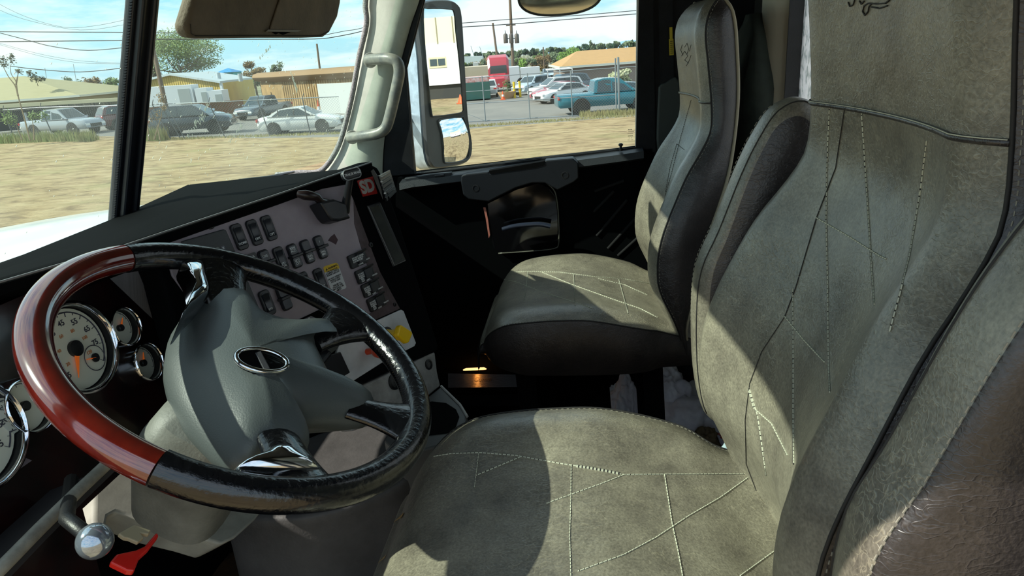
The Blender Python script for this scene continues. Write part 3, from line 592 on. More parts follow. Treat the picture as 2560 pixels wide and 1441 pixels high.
# ================================================================ steering wheel
WC_ = V((-.494, .403, .929)); wa = .565
Wn = V((0, -math.sin(wa), math.cos(wa))); Wv = V((0, math.cos(wa), math.sin(wa))); Wu = V((1, 0, 0))
def wp_(x, y, h=0): return WC_ + Wu * x + Wv * y + Wn * h
FW_ = Frame(WC_, Wu, -Wv)
WOOD = mat('glossy_red_wood', (0.075, 0.005, 0.0035), 0.16, coat=1.0, var=0.5, vscale=16, col2=(0.15, 0.012, 0.006), stretch=(1, 3, 1))
LB = mat('glossy_black_leather', (0.0035, 0.004, 0.0055), 0.2, bump=0.4, bscale=120, coat=0.3)
PAD = mat('satin_charcoal_pad', (0.068, 0.080, 0.080), 0.42, bump=0.12, bscale=500)
for m_ in (WOOD, LB): m_.node_tree.nodes['Principled BSDF'].inputs['Coat IOR'].default_value = 1.9
sw_ = thing('steering_wheel', 'steering wheel with glossy red wood arc, black leather rim and grey hub', 'steering wheel', WC_)
def arc(a0, a1, r, n, h=0): return [wp_(r * math.cos(R(a0 + (a1 - a0) * i / n)), r * math.sin(R(a0 + (a1 - a0) * i / n)), h) for i in range(n + 1)]
m = MB(); m.tube(arc(73, 184, 0.2175, 60), 0.0172, 18); m.build('wood_rim', WOOD, sw_, smooth=60, label='glossy red wood arc of the rim')
m = MB(); m.tube(arc(184.3, 432.7, 0.2165, 110), 0.0180, 18); lr = m.build('leather_rim', LB, sw_, smooth=60, label='worn black leather part of the rim')
# laced stitching on the inner side of the leather
m = MB()
for i in range(150):
    a = R(-160 + 200 * i / 150); r = 0.2165 - 0.0172
    p = wp_(r * math.cos(a), r * math.sin(a), 0.004); q = wp_((r - 0.001) * math.cos(a + 0.012), (r - 0.001) * math.sin(a + 0.012), -0.003); m.bar(p, q, 0.0014, 0.0014)
m.build('lacing', LB, lr)
outl = [(480, 762), (505, 738), (590, 730), (612, 748), (640, 785), (690, 808), (745, 816), (800, 812), (838, 818), (858, 850), (800, 848), (786, 868), (800, 905), (840, 978), (890, 1000), (934, 1006), (929, 1050), (850, 1048), (770, 1052), (748, 1072), (758, 1100), (770, 1120), (700, 1117), (660, 1125), (592, 1172), (510, 1110), (440, 1020), (414, 940), (414, 890), (430, 830)]
def drop_(x, y): return -.62 * max(0, x * math.cos(R(129)) + y * math.sin(R(129)) - .005)
ou = []
for x, y in outl:
    h = -.018
    for k in range(6): a, b = FW_.ab(FW_.px(x, y, h)); h = -.018 + drop_(a, -b)
    ou.append((a, -b))
ctr = (-0.01, 0.0)
oc = crom([V((x, y, 0)) for x, y in ou], 3)
rings = []
for s, h in ((0.45, -0.085), (0.62, -0.065), (0.86, -0.042), (0.97, -0.03), (1.0, -0.018), (0.985, -0.009), (0.94, 0.000), (0.85, 0.008), (0.7, 0.015), (0.5, 0.020), (0.3, 0.022), (0.15, 0.022), (0.05, 0.022)):
    rings.append([wp_(ctr[0] + (p.x - ctr[0]) * s, ctr[1] + (p.y - ctr[1]) * s, h - 0.004 + drop_(ctr[0] + (p.x - ctr[0]) * s, ctr[1] + (p.y - ctr[1]) * s)) for p in oc])
m = MB(); m.loft(rings); hub = m.build('hub_pad', PAD, sw_, smooth=55)
ec = FW_.px(655, 903, 0.018)
m = MB()
for k in (0,):
    m.tube([ec + Wu * 0.030 * math.cos(t) * math.cos(R(-48)) - Wu * 0.021 * math.sin(t) * math.sin(R(-48)) + Wv * (0.030 * math.cos(t) * math.sin(R(-48)) + 0.021 * math.sin(t) * math.cos(R(-48))) + Wn * 0.001 for t in [2 * PI * i / 40 for i in range(40)]], 0.0032, 10, closed=True)
em = m.build('emblem_ring', CHROME, hub, smooth=180)
m = MB(); ell = [ec + Wu * (0.030 * math.cos(t) * math.cos(R(-48)) - 0.021 * math.sin(t) * math.sin(R(-48))) + Wv * (0.030 * math.cos(t) * math.sin(R(-48)) + 0.021 * math.sin(t) * math.cos(R(-48))) for t in [2 * PI * i / 40 for i in range(40)]]
m.slab([p - Wn * 0.004 for p in ell], Wn * 0.004); m.build('emblem_disc', VOID, em)
m = MB(); m.bar(FW_.px(645, 882, 0.0195), FW_.px(668, 926, 0.0195), 0.007, 0.003); m.build('emblem_bar', mat('slot_grey', (0.03, 0.03, 0.035), 0.4), em, bevel=0.001)
# spokes: (direction deg, half width at pad, half width at rim)
def spoke(name, deg, r0, r1, w0, w1, mt, skew=0, h0=-0.012, h1=0.0, thick=0.012, label=None):
    d = (math.cos(R(deg)), math.sin(R(deg))); t = (-d[1], d[0]); rg = []
    n = 10
    for i in range(n + 1):
        q = i / n; r = r0 + (r1 - r0) * q; w = w0 + (w1 - w0) * q ** 2.4; h = h0 + (h1 - h0) * q; th = thick * (0.8 + 0.3 * q)
        off = skew * q
        rg.append([wp_(d[0] * r + t[0] * (w * math.cos(a) + off), d[1] * r + t[1] * (w * math.cos(a) + off), h + th * math.sin(a)) for a in [2 * PI * k / 16 for k in range(16)]])
    m = MB(); m.loft(rg); o = m.build(name, mt, sw_, smooth=60)
    if label: o['label'] = label
    return o
spoke('spoke', 40, 0.095, 0.212, 0.028, 0.048, LB); spoke('spoke', -19, 0.115, 0.212, 0.022, 0.05, LB)
spoke('spoke', -82, 0.130, 0.212, 0.022, 0.048, LB); spoke('spoke', -139, 0.115, 0.212, 0.024, 0.040, LB)
for lb_, q_ in (('upper', [(438, 832), (455, 790), (478, 745), (470, 700), (452, 660), (500, 655), (512, 690), (522, 737), (500, 762), (470, 792)]), ('lower', [(586, 1174), (640, 1150), (680, 1126), (722, 1128), (752, 1150), (800, 1188), (700, 1196), (612, 1188)])):
    Q_ = crom([FW_.px(x, y, .0) for x, y in q_], 3); c_ = sum(Q_, V()) / len(Q_); m = MB(); m.loft([[c_ + (p - c_) * s + Wn * h for p in Q_] for s, h in ((1, -.02), (1, .0), (.93, .007), (.8, .012), (.6, .016), (.35, .018), (.05, .019))]); m.build('chrome_spoke', CHROME, sw_, smooth=60, label='bright chrome wedge of the %s spoke' % lb_)
m = MB(); m.box(wp_(0.095, -0.055, -0.02), (0.05, 0.03, 0.012), Matrix((Wu, Wv, Wn)).transposed()); m.build('thumb_switch', BLACK, sw_, bevel=0.005)
# ---------------------------------------------------------------- column and lower covers
Cd = -Wn
col = thing('steering_column', 'grey steering column shroud with stalks below the wheel', 'steering column', WC_ + Cd * 0.3)
def cring(t, rx, ry, dx=0, dy=0): return [WC_ + Cd * t + Wu * (dx + rx * math.copysign(abs(math.cos(a)) ** 0.7, math.cos(a))) + Wv * (dy + ry * math.copysign(abs(math.sin(a)) ** 0.7, math.sin(a))) for a in [2 * PI * k / 28 for k in range(28)]]
m = MB(); m.loft([cring(0.06, .058, .054, -.01, -.01), cring(0.075, .060, .058, -.03, .0), cring(0.12, .062, .06, -.03, 0.01), cring(0.17, .062, .06, -.02, .01), cring(0.24, .06, .055, -.01, .0)]); m.build('hub_shroud', mat('dusty_grey_shroud', (0.17, 0.175, 0.155), 0.55, var=0.3, vscale=12, bump=0.15, bscale=300), col, smooth=50)
# ================================================================ dashboard
PA = V((-.31, .6, 1.04)); ang, tl = R(22), R(15)
PF = Frame(PA, V((math.cos(ang), -math.sin(ang), 0)), V((-math.sin(ang) * math.sin(tl), -math.cos(ang) * math.sin(tl), -math.cos(tl))))
CF = Frame(V((-.456, .66, .926)), V((1, 0, 0)), V((0, -math.sin(R(12)), -math.cos(R(12)))))
dash = thing('dashboard', 'black truck dashboard with mauve switch panel and round gauges', 'dashboard', (0.0, 0.7, 0.6))
MAUVE = mat('mauve_switch_panel', (0.31, 0.26, 0.30), 0.5, var=0.5, vscale=9, col2=(0.40, 0.345, 0.39), bump=0.1, bscale=80)
def pslab(F, pts, h0, h1, name, mt, parent, bevel=0.0, **kw):
    m = MB(); m.slab([F.px(x, y, h1) for x, y in pts], -F.n * (h1 - h0)); return m.build(name, mt, parent, bevel=bevel, seg=3, **kw)
# top deck and hood over the panels
T0 = PF.px(930, 409, 0.012); T1 = PF.px(300, 624, 0.012); T2 = V((-.62, .735, 1.035)); T3 = V((-.96, .75, 1.03))
front = [T3, T2, T1, PF.px(500, 556, 0.012), PF.px(700, 489, 0.012), T0]
rg = []; cows = [on(-190, 724, 1, .86), on(60, 636, 1, .88), on(300, 540, 1, .885), on(470, 462, 1, .88), on(650, 443, 1, .84), on(850, 424, 1, .72)]
for p in front:
    cow = cows[len(rg)]; hump = p.lerp(cow, 0.45) + V((0, 0, 0.0))
    rg.append([p + V((0, 0.0, -0.012)), p, p + V((0, 0.006, 0.004)), p + V((0, 0.03, 0.002)), hump, cow, cow + V((0, 0, -0.06)), p + V((0, 0.06, -0.05))])
DK = mat('dash_black', (0.003, 0.0035, 0.004), 0.9, bump=0.15, bscale=500, spec=0.05)
m = MB(); m.loft(rg); m.build('top_pad', DK, dash, smooth=40)
m = MB(); m.tube([p + V((0, 0, 0.003)) for p in front], 0.0016, 6); m.build('top_edge_sheen', mat('edge_sheen', (0.2, 0.2, 0.2), 0.3), dash, smooth=180)  # pale line paints a sheen along the dash edge
# wrap-around bezel with the panel on it
bz = [(380, 640), (378, 597), (500, 556), (700, 490), (925, 409), (945, 418), (960, 445), (1000, 560), (1060, 745), (1098, 868), (1092, 880), (1035, 903), (840, 990), (640, 1010), (470, 960), (440, 830), (412, 720)]
pslab(PF, bz, -0.05, 0.0, 'centre_bezel', DK, dash, 0.006)
pn = [(406, 600), (424, 588), (500, 560), (640, 513), (760, 480), (868, 461), (884, 500), (905, 560), (950, 680), (1000, 772), (925, 806), (850, 842), (800, 862), (740, 870), (640, 850), (560, 815), (480, 755), (432, 690)]
PN = pslab(PF, pn, -0.002, 0.0035, 'switch_panel', MAUVE, dash, 0.001, label='mauve-grey switch panel')
m = MB(); rnd = random.Random(4)
pslab(PF, [(884, 500), (905, 560), (950, 680), (1000, 772), (925, 806), (900, 800), (960, 760), (930, 700), (900, 610), (886, 560)], 0.0034, 0.0040, 'worn_stain', mat('dark_red_stain', (0.035, 0.016, 0.02), 0.5, var=0.8, vscale=30, col2=(0.09, 0.06, 0.07)), PN)
pslab(PF, [(826, 593), (836, 585), (845, 600), (840, 612), (830, 606), (820, 602)], 0.0034, 0.0038, 'smudge', mat('smudge', (0.07, 0.035, 0.045), 0.7), PN)
for x, y, r_ in ((524, 562, .0075), (926, 613, .005), (986, 762, .004)):
    c = PF.px(x, y, 0.0035); m = MB(); m.lathe(c, PF.n, [(r_, -0.001), (r_, 0.002), (r_ * .8, 0.0026), (r_ * .5, 0.0026), (r_ * .45, 0.0005)]); m.build('screw', BLACK, PN, smooth=40)
SWB = mat('switch_black', (0.012, 0.013, 0.016), 0.35); SWI = mat('switch_rocker', (0.022, 0.025, 0.032), 0.25)
def loc_slab(F, c, w, h, r_, h0, h1, name, mt, parent, bevel=0.0):
    a, b = F.ab(F.px(c[0], c[1], h1)); m = MB(); m.slab([F.pt(a + x, b + y, h1) for x, y in rrect(w, h, r_)], -F.n * (h1 - h0)); return m.build(name, mt, parent, bevel=bevel, seg=2)
UPV = -PF.v
def rocker(x, y, txt=None, ty=12, style=0, sz=0.0055, w=.0215, h=.0425):
    o = loc_slab(PF, (x, y), w, h, .006, 0.003, 0.0075, 'switch_housing' if style == 0 else 'switch', SWB, PN, 0.0015)
    if style == 0:
        m = MB(); a, b = PF.ab(PF.px(x, y, 0.008)); rgs = []
        for k in range(9):
            q = k / 8 * 2 - 1; hh = 0.0095 + 0.0028 * q * q - 0.001; rgs.append([PF.pt(a - .0058, b + q * .0145, 0.006), PF.pt(a - .0058, b + q * .0145, hh), PF.pt(a + .0058, b + q * .0145, hh), PF.pt(a + .0058, b + q * .0145, 0.006)])
        m.loft(rgs); m.build('rocker', SWI, o, smooth=40)
        m = MB(); m.tube([PF.pt(a + .0055 * math.sin(t), b - .0145 - .002 * math.cos(t), 0.0085) for t in [R(-70 + 14 * k) for k in range(11)]], 0.0005, 5); m.build('rocker_sheen', mat('rim_sheen', (0.18, 0.18, 0.19), 0.3), o)  # pale arc paints a sheen on the rocker's upper end
    else:
        a, b = PF.ab(PF.px(x, y, 0.009)); m = MB(); m.slab([PF.pt(a + p, b + q, 0.0105) for p, q in rrect(w - .003, h / 2 - .004, .004)], -PF.n * .003)
        bm_ = m.b; bmesh.ops.translate(bm_, verts=bm_.verts, vec=PF.v * (-h / 4)); m.slab([PF.pt(a + p, b + q + h / 4, 0.0105) for p, q in rrect(w - .003, h / 2 - .004, .004)], -PF.n * .003)
        m.build('rocker', SWI, o, bevel=0.001)
        m = MB(); m.slab([PF.pt(a + p, b + q, 0.016) for p, q in rrect(w + .004, .005, .002)], -PF.n * .012); m.build('paddle', SWB, o, bevel=0.001)
    if txt:
        for s, oy in (txt if isinstance(txt, list) else [(txt, ty)]):
            a, b = PF.ab(PF.px(x, y, 0.0105)); text('switch_marking', s, PF.pt(a, b + oy, 0.0112), PF.u, UPV, sz, WHITE, o)
    return o
rocker(600, 592, [('DOME', .011)]); rocker(638, 581, [('OPT', .011)]); rocker(674, 570, [('OPT', .011)])
rocker(668, 656, [('3\u22142' if False else 'DXE', -.010)], style=1); rocker(704, 648, [('SPD\nCTRL', .010)], style=0, sz=.005); rocker(738, 640, [('RSM/\nACC', -.011), ('SET/\nCST', .011)], style=1, sz=.0058)
rocker(770, 629, [('ENG\nBRK', .011)], style=1, sz=.0055); rocker(803, 618, [('I', -.010), ('ENG\nBRK', .011)], style=1, sz=.0055)
rocker(766, 710, [('ON', .0)], sz=.005); rocker(803, 700, [('OFF', .011)], sz=.004); rocker(670, 757, [('SPD', .011)], sz=.005); rocker(712, 745, [('PTO', .0)], style=1, sz=.005)
o = loc_slab(PF, (624, 650), .032, .018, .003, .003, .006, 'wiper_plate', SWB, PN); text('plate_marking', 'WIPER  \u25B2', PF.px(622, 646, .0062), PF.u, UPV, .0055, WHITE, o)
# four wide toggles on the right with warnings
for i, (x, y) in enumerate(((897, 648), (915, 686), (930, 720), (944, 755))):
    o = loc_slab(PF, (x, y), .048, .026, .004, .003, .009, 'valve_switch', SWB, PN, 0.001)
    a, b = PF.ab(PF.px(x, y, .009))
    m = MB(); m.slab([PF.pt(a + p + .006, b + q, .013) for p, q in rrect(.022, .020, .003)], -PF.n * .005); m.build('paddle', SWI, o, bevel=0.0015)
    m = MB(); m.bar(PF.pt(a - .004, b - .0125, .0145), PF.pt(a + .022, b - .0125, .0145), .002, .004); m.build('guard_bar', SWB, o, bevel=0.0008)
    if i == 0:
        text('switch_marking', 'DO NOT LOWER\nWHEN VEHICLE\nIS IN MOTION', PF.pt(a - .022, b - .002, .0142), PF.u, UPV, .0042, WHITE, o, align='LEFT'); text('switch_marking', 'LOWER', PF.pt(a - .004, b + .0095, .0142), PF.u, UPV, .0038, WHITE, o)
        text('switch_marking', 'AUTO', PF.pt(a + .018, b + .006, .0142), PF.u, UPV, .0038, WHITE, o)
    else:
        text('switch_marking', 'DO NOT\nENGAGE\nDURING\nSPIN\nOUT', PF.pt(a - .018, b + .0015, .0142), PF.u, UPV, .0042, WHITE, o); text('switch_marking', 'LOCK', PF.pt(a - .004, b + .0105, .0142), PF.u, UPV, .0040, WHITE, o)
        text('switch_marking', 'UNLOCK', PF.pt(a + .017, b + .007, .0142), PF.u, UPV, .0036, WHITE, o)
# warning sticker
st = pslab(PF, [(808, 670), (812, 666), (840, 657), (845, 660), (866, 718), (863, 722), (832, 731), (829, 728)], .0035, .0040, 'warning_sticker', mat('sticker_white', (0.62, 0.65, 0.68), 0.5), PN, label='white warning sticker with yellow header')
pslab(PF, [(808, 670), (812, 666), (840, 657), (845, 660), (849, 671), (812, 682)], .0040, .0042, 'header_band', mat('sticker_yellow', (0.75, 0.50, 0.02), 0.5), st)
TX = mat('print_black', (0.02, 0.02, 0.02), 0.6)
text('sticker_text', '\u25B2 WARNING', PF.px(829, 669, .0044), PF.u, UPV, .0050, TX, st)
text('sticker_text', 'THIS VEHICLE IS\nEQUIPPED WITH A\nPOWER TAKE-OFF\n\nDO NOT OPERATE\nVEHICLE WITH\nPTO IN GEAR\n\nFAILURE TO\nFOLLOW THIS\nMAY RESULT IN\nINJURY', PF.px(839, 700, .0043), PF.u, UPV, .0040, TX, st)
# transmission selector pad
tp = pslab(PF, [(455, 603), (560, 573), (566, 576), (605, 665), (655, 785), (650, 793), (612, 803), (560, 790), (500, 700)], .003, .0075, 'shift_selector', mat('selector_grey', (0.040, 0.046, 0.05), 0.4, bump=0.1, bscale=300), PN, 0.0015)
d_ = pslab(PF, [(512, 632), (522, 624), (545, 618), (552, 622), (562, 650), (530, 660)], .0072, .0082, 'selector_display', mat('lcd_grey', (0.20, 0.24, 0.21), 0.3), tp)
text('display_digit', 'N', PF.px(540, 640, .0085), PF.u, UPV, .019, mat('lcd_green', (0.15, 0.55, 0.38), 0.5), d_)
pslab(PF, [(552, 617), (560, 614), (572, 642), (563, 645)], .0072, .0080, 'mode_strip', mat('mode_strip', (0.12, 0.13, 0.16), 0.4), tp)
text('mode_text', 'MODE', PF.px(562, 630, .0083), PF.v, PF.u, .0055, WHITE, tp)
text('maker_text', 'son', PF.px(621, 776, .0078), PF.u, UPV, .011, mat('embossed_grey', (0.09, 0.1, 0.105), 0.5), tp)
# trailer brake hand valve
tb = pslab(PF, [(800, 505), (836, 497), (868, 508), (872, 535), (880, 545), (850, 553), (832, 552), (822, 540)], .003, .035, 'trailer_brake_valve', SWB, dash, 0.006)
m = MB(); m.tube([PF.px(745, 485, .02), PF.px(762, 488, .03), PF.px(790, 492, .03), PF.px(800, 503, .025), PF.px(820, 512, .02)], [.006, .009, .008, .007, .010], 10); m.build('bracket_arm', mat('worn_black_bracket', (0.02, 0.012, 0.012), 0.3), tb, smooth=60)
m = MB(); m.tube([PF.px(862, 530, .02), PF.px(866, 500, .035), PF.px(874, 455, .055), PF.px(876, 446, .06)], [.009, .0075, .006, .006], 10); m.build('lever', SWB, tb, smooth=60)
c = PF.px(877, 436, .062); m = MB(); a, b = PF.ab(c); T = Frame(c, PF.u, PF.v)
m.slab([T.pt(x, y, .004) for x, y in rrect(.046, .018, .0085)], -T.n * .009); kn = m.build('lever_knob', SWB, tb, bevel=0.003)
m = MB(); m.tube([T.pt(x, y, .0035) for x, y in rrect(.046, .018, .0085)], .0012, 5, closed=True); m.build('knob_rim', mat('knob_rim', (0.3, 0.32, 0.34), 0.3), kn, smooth=180)
text('knob_text', 'TRAILER BRAKE', T.pt(0, 0, .0048), PF.u, UPV, .0062, WHITE, kn)
# red sticker
st2 = pslab(PF, [(893, 452), (932, 441), (944, 484), (908, 492)], 0.0005, .0016, 'red_sticker', mat('sticker_red', (0.52, 0.035, 0.03), 0.45), dash, label='red square sticker with grey letters')
SDM = mat('sticker_letters', (0.60, 0.60, 0.58), 0.5); c = PF.px(919, 467, .0020); text('sticker_letters', 'SD', c, PF.u, UPV, .034, SDM, st2, bold=.0016)
# storage slot on the bezel edge
sl = pslab(PF, [(918, 514), (950, 503), (1016, 652), (984, 668)], 0.0, .004, 'storage_slot', SWB, dash, 0.002)
pslab(PF, [(926, 520), (946, 513), (1006, 648), (988, 656)], 0.0038, .0045, 'slot_opening', GB, sl); 
m = MB(); m.tube([PF.px(921, 517, .005), PF.px(986, 664, .005), PF.px(1013, 652, .005)], .0009, 5); m.build('slot_edge_sheen', MATS['edge_sheen'], sl)  # pale line paints a sheen along the slot's edge
# lower white plate with knobs, black radio band, small illustrated panel
pslab(PF, [(640, 850), (700, 822), (830, 760), (880, 770), (900, 800), (870, 830), (820, 870), (700, 900)], .0035, .006, 'radio_band', VOID, dash)
ip = pslab(PF, [(690, 850), (740, 808), (778, 790), (792, 796), (806, 822), (800, 850), (730, 875)], .006, .009, 'air_control_panel', mat('pale_violet_panel', (0.20, 0.20, 0.24), 0.5), dash, 0.001)
for q in ([(752, 812), (764, 798), (762, 808), (752, 816)], [(762, 811), (773, 793), (778, 804), (765, 812)], [(756, 818), (782, 808), (784, 815), (760, 822)]): pslab(PF, q, .009, .0095, 'picture_tile', WHITE, ip)
wpl = pslab(PF, [(850, 860), (925, 810), (1004, 774), (1010, 778), (1041, 858), (1037, 866), (960, 905), (845, 978), (820, 950)], -.001, .006, 'valve_plate', mat('pale_grey_plate', (0.66, 0.68, 0.71), 0.45, var=0.15, vscale=12), dash, 0.002, label='pale grey plate with brake knobs')
pslab(PF, [(780, 900), (852, 880), (876, 932), (836, 956), (800, 950)], .006, .009, 'black_module', SWB, wpl, 0.002)
YEL = mat('yellow_knob', (0.98, 0.62, 0.01), 0.35)
c = PF.px(968, 838, .008); e = PF.px(997, 836, .045)
m = MB(); m.tube([c, c.lerp(e, .45), e], [.0115, .009, .012], 16); 
Tk = Frame(e, PF.u, PF.v); yk = None
q = [Tk.px(x, y) for x, y in ((987, 818), (992, 814), (1017, 830), (1021, 836), (1012, 858), (1006, 861), (984, 842), (983, 836))]
yk = m.build('parking_brake_stem', YEL, dash, smooth=50); m = MB(); m.slab(q, Tk.n * .012); m.build('parking_brake_knob', YEL, yk, bevel=.003, seg=3, label='yellow square parking brake knob')
m = MB(); m.lathe(PF.px(968, 838, .006), PF.n, [(.016, 0), (.016, .002), (.012, .0025)]); m.build('knob_collar', SWB, yk)
c = PF.px(918, 880, .006); m = MB(); m.lathe(c, PF.n, [(.006, 0), (.006, .018), (.013, .022), (.016, .032), (.013, .042), (.004, .046), (0, .046)]); m.build('air_supply_knob', mat('red_knob', (0.55, 0.05, 0.01), 0.3), dash, smooth=50, label='round red-orange supply knob')
# lower grey panel and cup holder
GL = mat('lower_grey_panel', (0.28, 0.28, 0.27), 0.55, var=0.4, vscale=14)
lp = pslab(PF, [(850, 990), (1035, 905), (1088, 880), (1094, 930), (1102, 965), (1072, 990), (1000, 1040), (880, 1080)], -.03, .0, 'lower_panel', GL, dash, 0.004)
c = PF.px(1071, 912, 0.0); m = MB(); m.lathe(c, PF.n, [(.011, 0), (.011, .002), (.008, .003), (.007, .0), (.003, .0)]); m.build('socket', BLACK, lp, smooth=40)
c = PF.px(985, 955, 0.0); m = MB(); m.lathe(c, PF.n, [(.016, 0), (.016, .003), (.012, .005), (.010, .0), (0, .0)]); m.build('socket', BLACK, lp, smooth=40)
hz = PF.px(1095, 970, 0).z; HZ = Frame(V((0, 0, hz)), V((1, 0, 0)), V((0, -1, 0)))
ch = [(1010, 1030), (1072, 990), (1103, 966), (1112, 975), (1150, 1012), (1168, 1040), (1150, 1100), (1000, 1140), (960, 1100)]
m = MB(); m.slab([HZ.px(x, y) for x, y in ch], (0, 0, -.12)); cup = m.build('cup_holder', mat('cup_holder_grey', (0.085, 0.09, 0.09), 0.5), dash, bevel=0.004)
ci = [(1050, 1010), (1080, 1004), (1115, 1008), (1140, 1024), (1148, 1042), (1135, 1080), (1060, 1090), (1030, 1050)]
m = MB(); m.slab([HZ.px(x, y, .0015) for x, y in ci], (0, 0, -.002)); m.build('cup_well', VOID, cup)
m = MB(); m.tube([HZ.px(x, y, .001) for x, y in ((1103, 966), (1112, 975), (1150, 1012), (1168, 1042))], .0028, 6); m.build('holder_rim', mat('rim_light', (0.4, 0.4, 0.38), 0.5), cup)
# passenger side of the dashboard
VFo = PF.px(938, 412, 0.0); VF = Frame(VFo, V((math.cos(R(13)), math.sin(R(13)), -.22)), V((0, -.05, -1)))
L_ = 0.17; prof = [(0.16, -.16), (0.07, -.05), (0.04, -.012), (.02, -.002), (.004, -.010), (-.006, -.03), (-.008, -.07), (-.004, -.16), (.03, -.22), (0.08, -.24), (0.2, -.24)]
def pd(s): return [VFo + VF.u * s + V((0, 1, 0)) * a + V((0, 0, b)) for a, b in prof]
m = MB(); m.loft([pd(s) for s in (-.02, .05, .12, L_)]); pdash = m.build('passenger_pad', mat('dusty_dash_grey', (0.15, 0.15, 0.14), 0.55, bump=0.15, bscale=400), dash, smooth=35)
VP = Frame(VFo - V((0, .010, 0)), VF.u, VF.v)
v1 = pslab(VP, [(948, 440), (975, 425), (992, 480), (968, 504)], 0, .004, 'air_vent', SWB, pdash, 0.001)
for k in range(6):
    t = k / 6; a, b = VP.px(951 + 17 * t, 445 + 58 * t, .006), VP.px(974 + 15 * t, 432 + 50 * t, .006); m = MB(); m.bar(a, b, .004, .002); m.build('vent_slat', MATS['edge_sheen'] if k % 3 == 1 else BLACK, v1)  # some slats carry the painted sheen colour, the rest stay black
m = MB(); m.slab([V((.2, .60, .90)), V((.93, .74, .90)), V((.93, .95, .90)), V((.1, .95, .90))], (0, 0, -.65)); m.build('knee_panel', VOID, dash)
# gauge cluster
CLM = mat('dark_burl_cluster', (0.006, 0.004, 0.005), 0.25, var=1, vscale=22, col2=(0.022, 0.005, 0.005), coat=0.3)
m = MB(); m.slab([CF.pt(-.52, -.095, -.002), CF.pt(.10, -.090, -.002), CF.pt(.20, .1, -.002), CF.pt(.12, .17, -.002), CF.pt(-.10, .17, -.002), CF.pt(-.17, .42, -.002), CF.pt(-.52, .42, -.002)], -CF.n * .03); cl = m.build('cluster_panel', CLM, dash)
CREAM = mat('cream_dial', (0.80, 0.80, 0.66), 0.55); ORG = mat('orange_needle', (0.85, 0.16, 0.02), 0.5, emit=(1, .2, .03, .15)); INK = mat('dial_ink', (0.04, 0.04, 0.06), 0.6); INKO = mat('dial_orange_ink', (0.6, 0.22, 0.08), 0.6)
def gauge(x, y, r_, needle, big=False, label=None):
    a, b = CF.ab(CF.px(x, y, .012)); g = MB(); cN = CF.pt(a, b, 0)
    g.lathe(cN, CF.n, [(r_, -.002), (r_ * 1.0, .010), (r_ * .99, .014), (r_ * .94, .016), (r_ * .90, .014), (r_ * .885, .010)], 48, False); go = g.build('gauge', CHROME, dash, smooth=60, label=label or 'chrome-ringed gauge')
    g = MB(); g.lathe(cN, CF.n, [(r_ * .89, .0105), (r_ * .885, .0), (r_ * .80, .0004)], 48, False); g.build('inner_ring', BLACK, go, smooth=40)
    g = MB(); g.lathe(cN + CF.n * .0005, CF.n, [(r_ * .86, .0), (r_ * .86, .0006), (0, .0006)], 40); fc = g.build('dial', CREAM, go)
    P = lambda rr, d, h=.0016: CF.pt(a + rr * math.cos(R(d)), b - rr * math.sin(R(d)), h)
    a0, a1 = (225, -45) if big else (200, -40)
    g = MB(); g.tube([P(r_ * .78, a0 + (a1 - a0) * i / 40, .0012) for i in range(41)], r_ * .018, 4)
    nt_ = 18 if big else 8
    for i in range(nt_ + 1):
        d = a0 + (a1 - a0) * i / nt_; g.bar(P(r_ * .78, d, .0014), P(r_ * (.68 if i % 2 == 0 else .72), d, .0014), r_ * .02, .0004)
    g.build('tick_marks', INK, fc)
    if big:
        for i, n_ in enumerate(('5', '15', '25', '35', '45', '55', '65', '75', '85')): text('numeral', n_, P(r_ * .58, a0 + (a1 - a0) * i / 8), CF.u, -CF.v, r_ * .17, INK, fc)
        for i, n_ in enumerate(('20', '40', '60', '80', '100', '120')): text('numeral', n_, P(r_ * .38, a0 - 12 + (a1 - a0 + 20) * i / 5), CF.u, -CF.v, r_ * .10, INKO, fc)
    g = MB(); g.slab([P(r_ * .07, needle + 90, .004), P(r_ * (.62 if big else .55), needle, .004), P(r_ * .07, needle - 90, .004)], CF.n * .0012); g.build('needle', ORG, go)
    g = MB(); g.lathe(cN, CF.n, [(r_ * .17, .001), (r_ * .17, .006), (r_ * .14, .007), (0, .007)], 24); g.build('needle_hub', BLACK, go, smooth=40)
    return go, a, b
go, a, b = gauge(203, 868, .062, -118, True, 'large chrome-ringed speedometer with cream dial')
ins = CF.pt(a + .022, b + .024, .0026); g = MB(); g.tube([ins + CF.u * .017 * math.cos(t) + CF.v * .017 * math.sin(t) for t in [2 * PI * i / 30 for i in range(30)]], .0006, 4, closed=True); g.build('inset_dial', INK, go)
g = MB(); g.lathe(ins, CF.n, [(.006, 0), (.006, .002), (0, .002)], 16); g.build('needle_hub', BLACK, go)
g = MB(); g.bar(ins + CF.n * .001, ins - CF.u * .014 - CF.v * .004 + CF.n * .001, .002, .001); g.build('needle', ORG, go)
gauge(314, 817, .0285, 45, label='small upper gauge with cream dial'); gauge(371, 905, .0285, 60, label='small lower gauge with cream dial'); gauge(78, 1012, .034, 190, label='small left gauge with cream dial'); gauge(-60, 1090, .062, 100, True, 'large gauge cut by the left edge')
pslab(CF, [(370, 715), (425, 690), (470, 790), (440, 830), (405, 800)], -.001, .006, 'blank_plate', SWB, cl, 0.002)
pslab(CF, [(14, 1190), (45, 1138), (80, 1152), (40, 1180)], -.001, .001, 'pale_sticker', mat('pale_pink_sticker', (0.28, 0.22, 0.25), 0.5), cl)
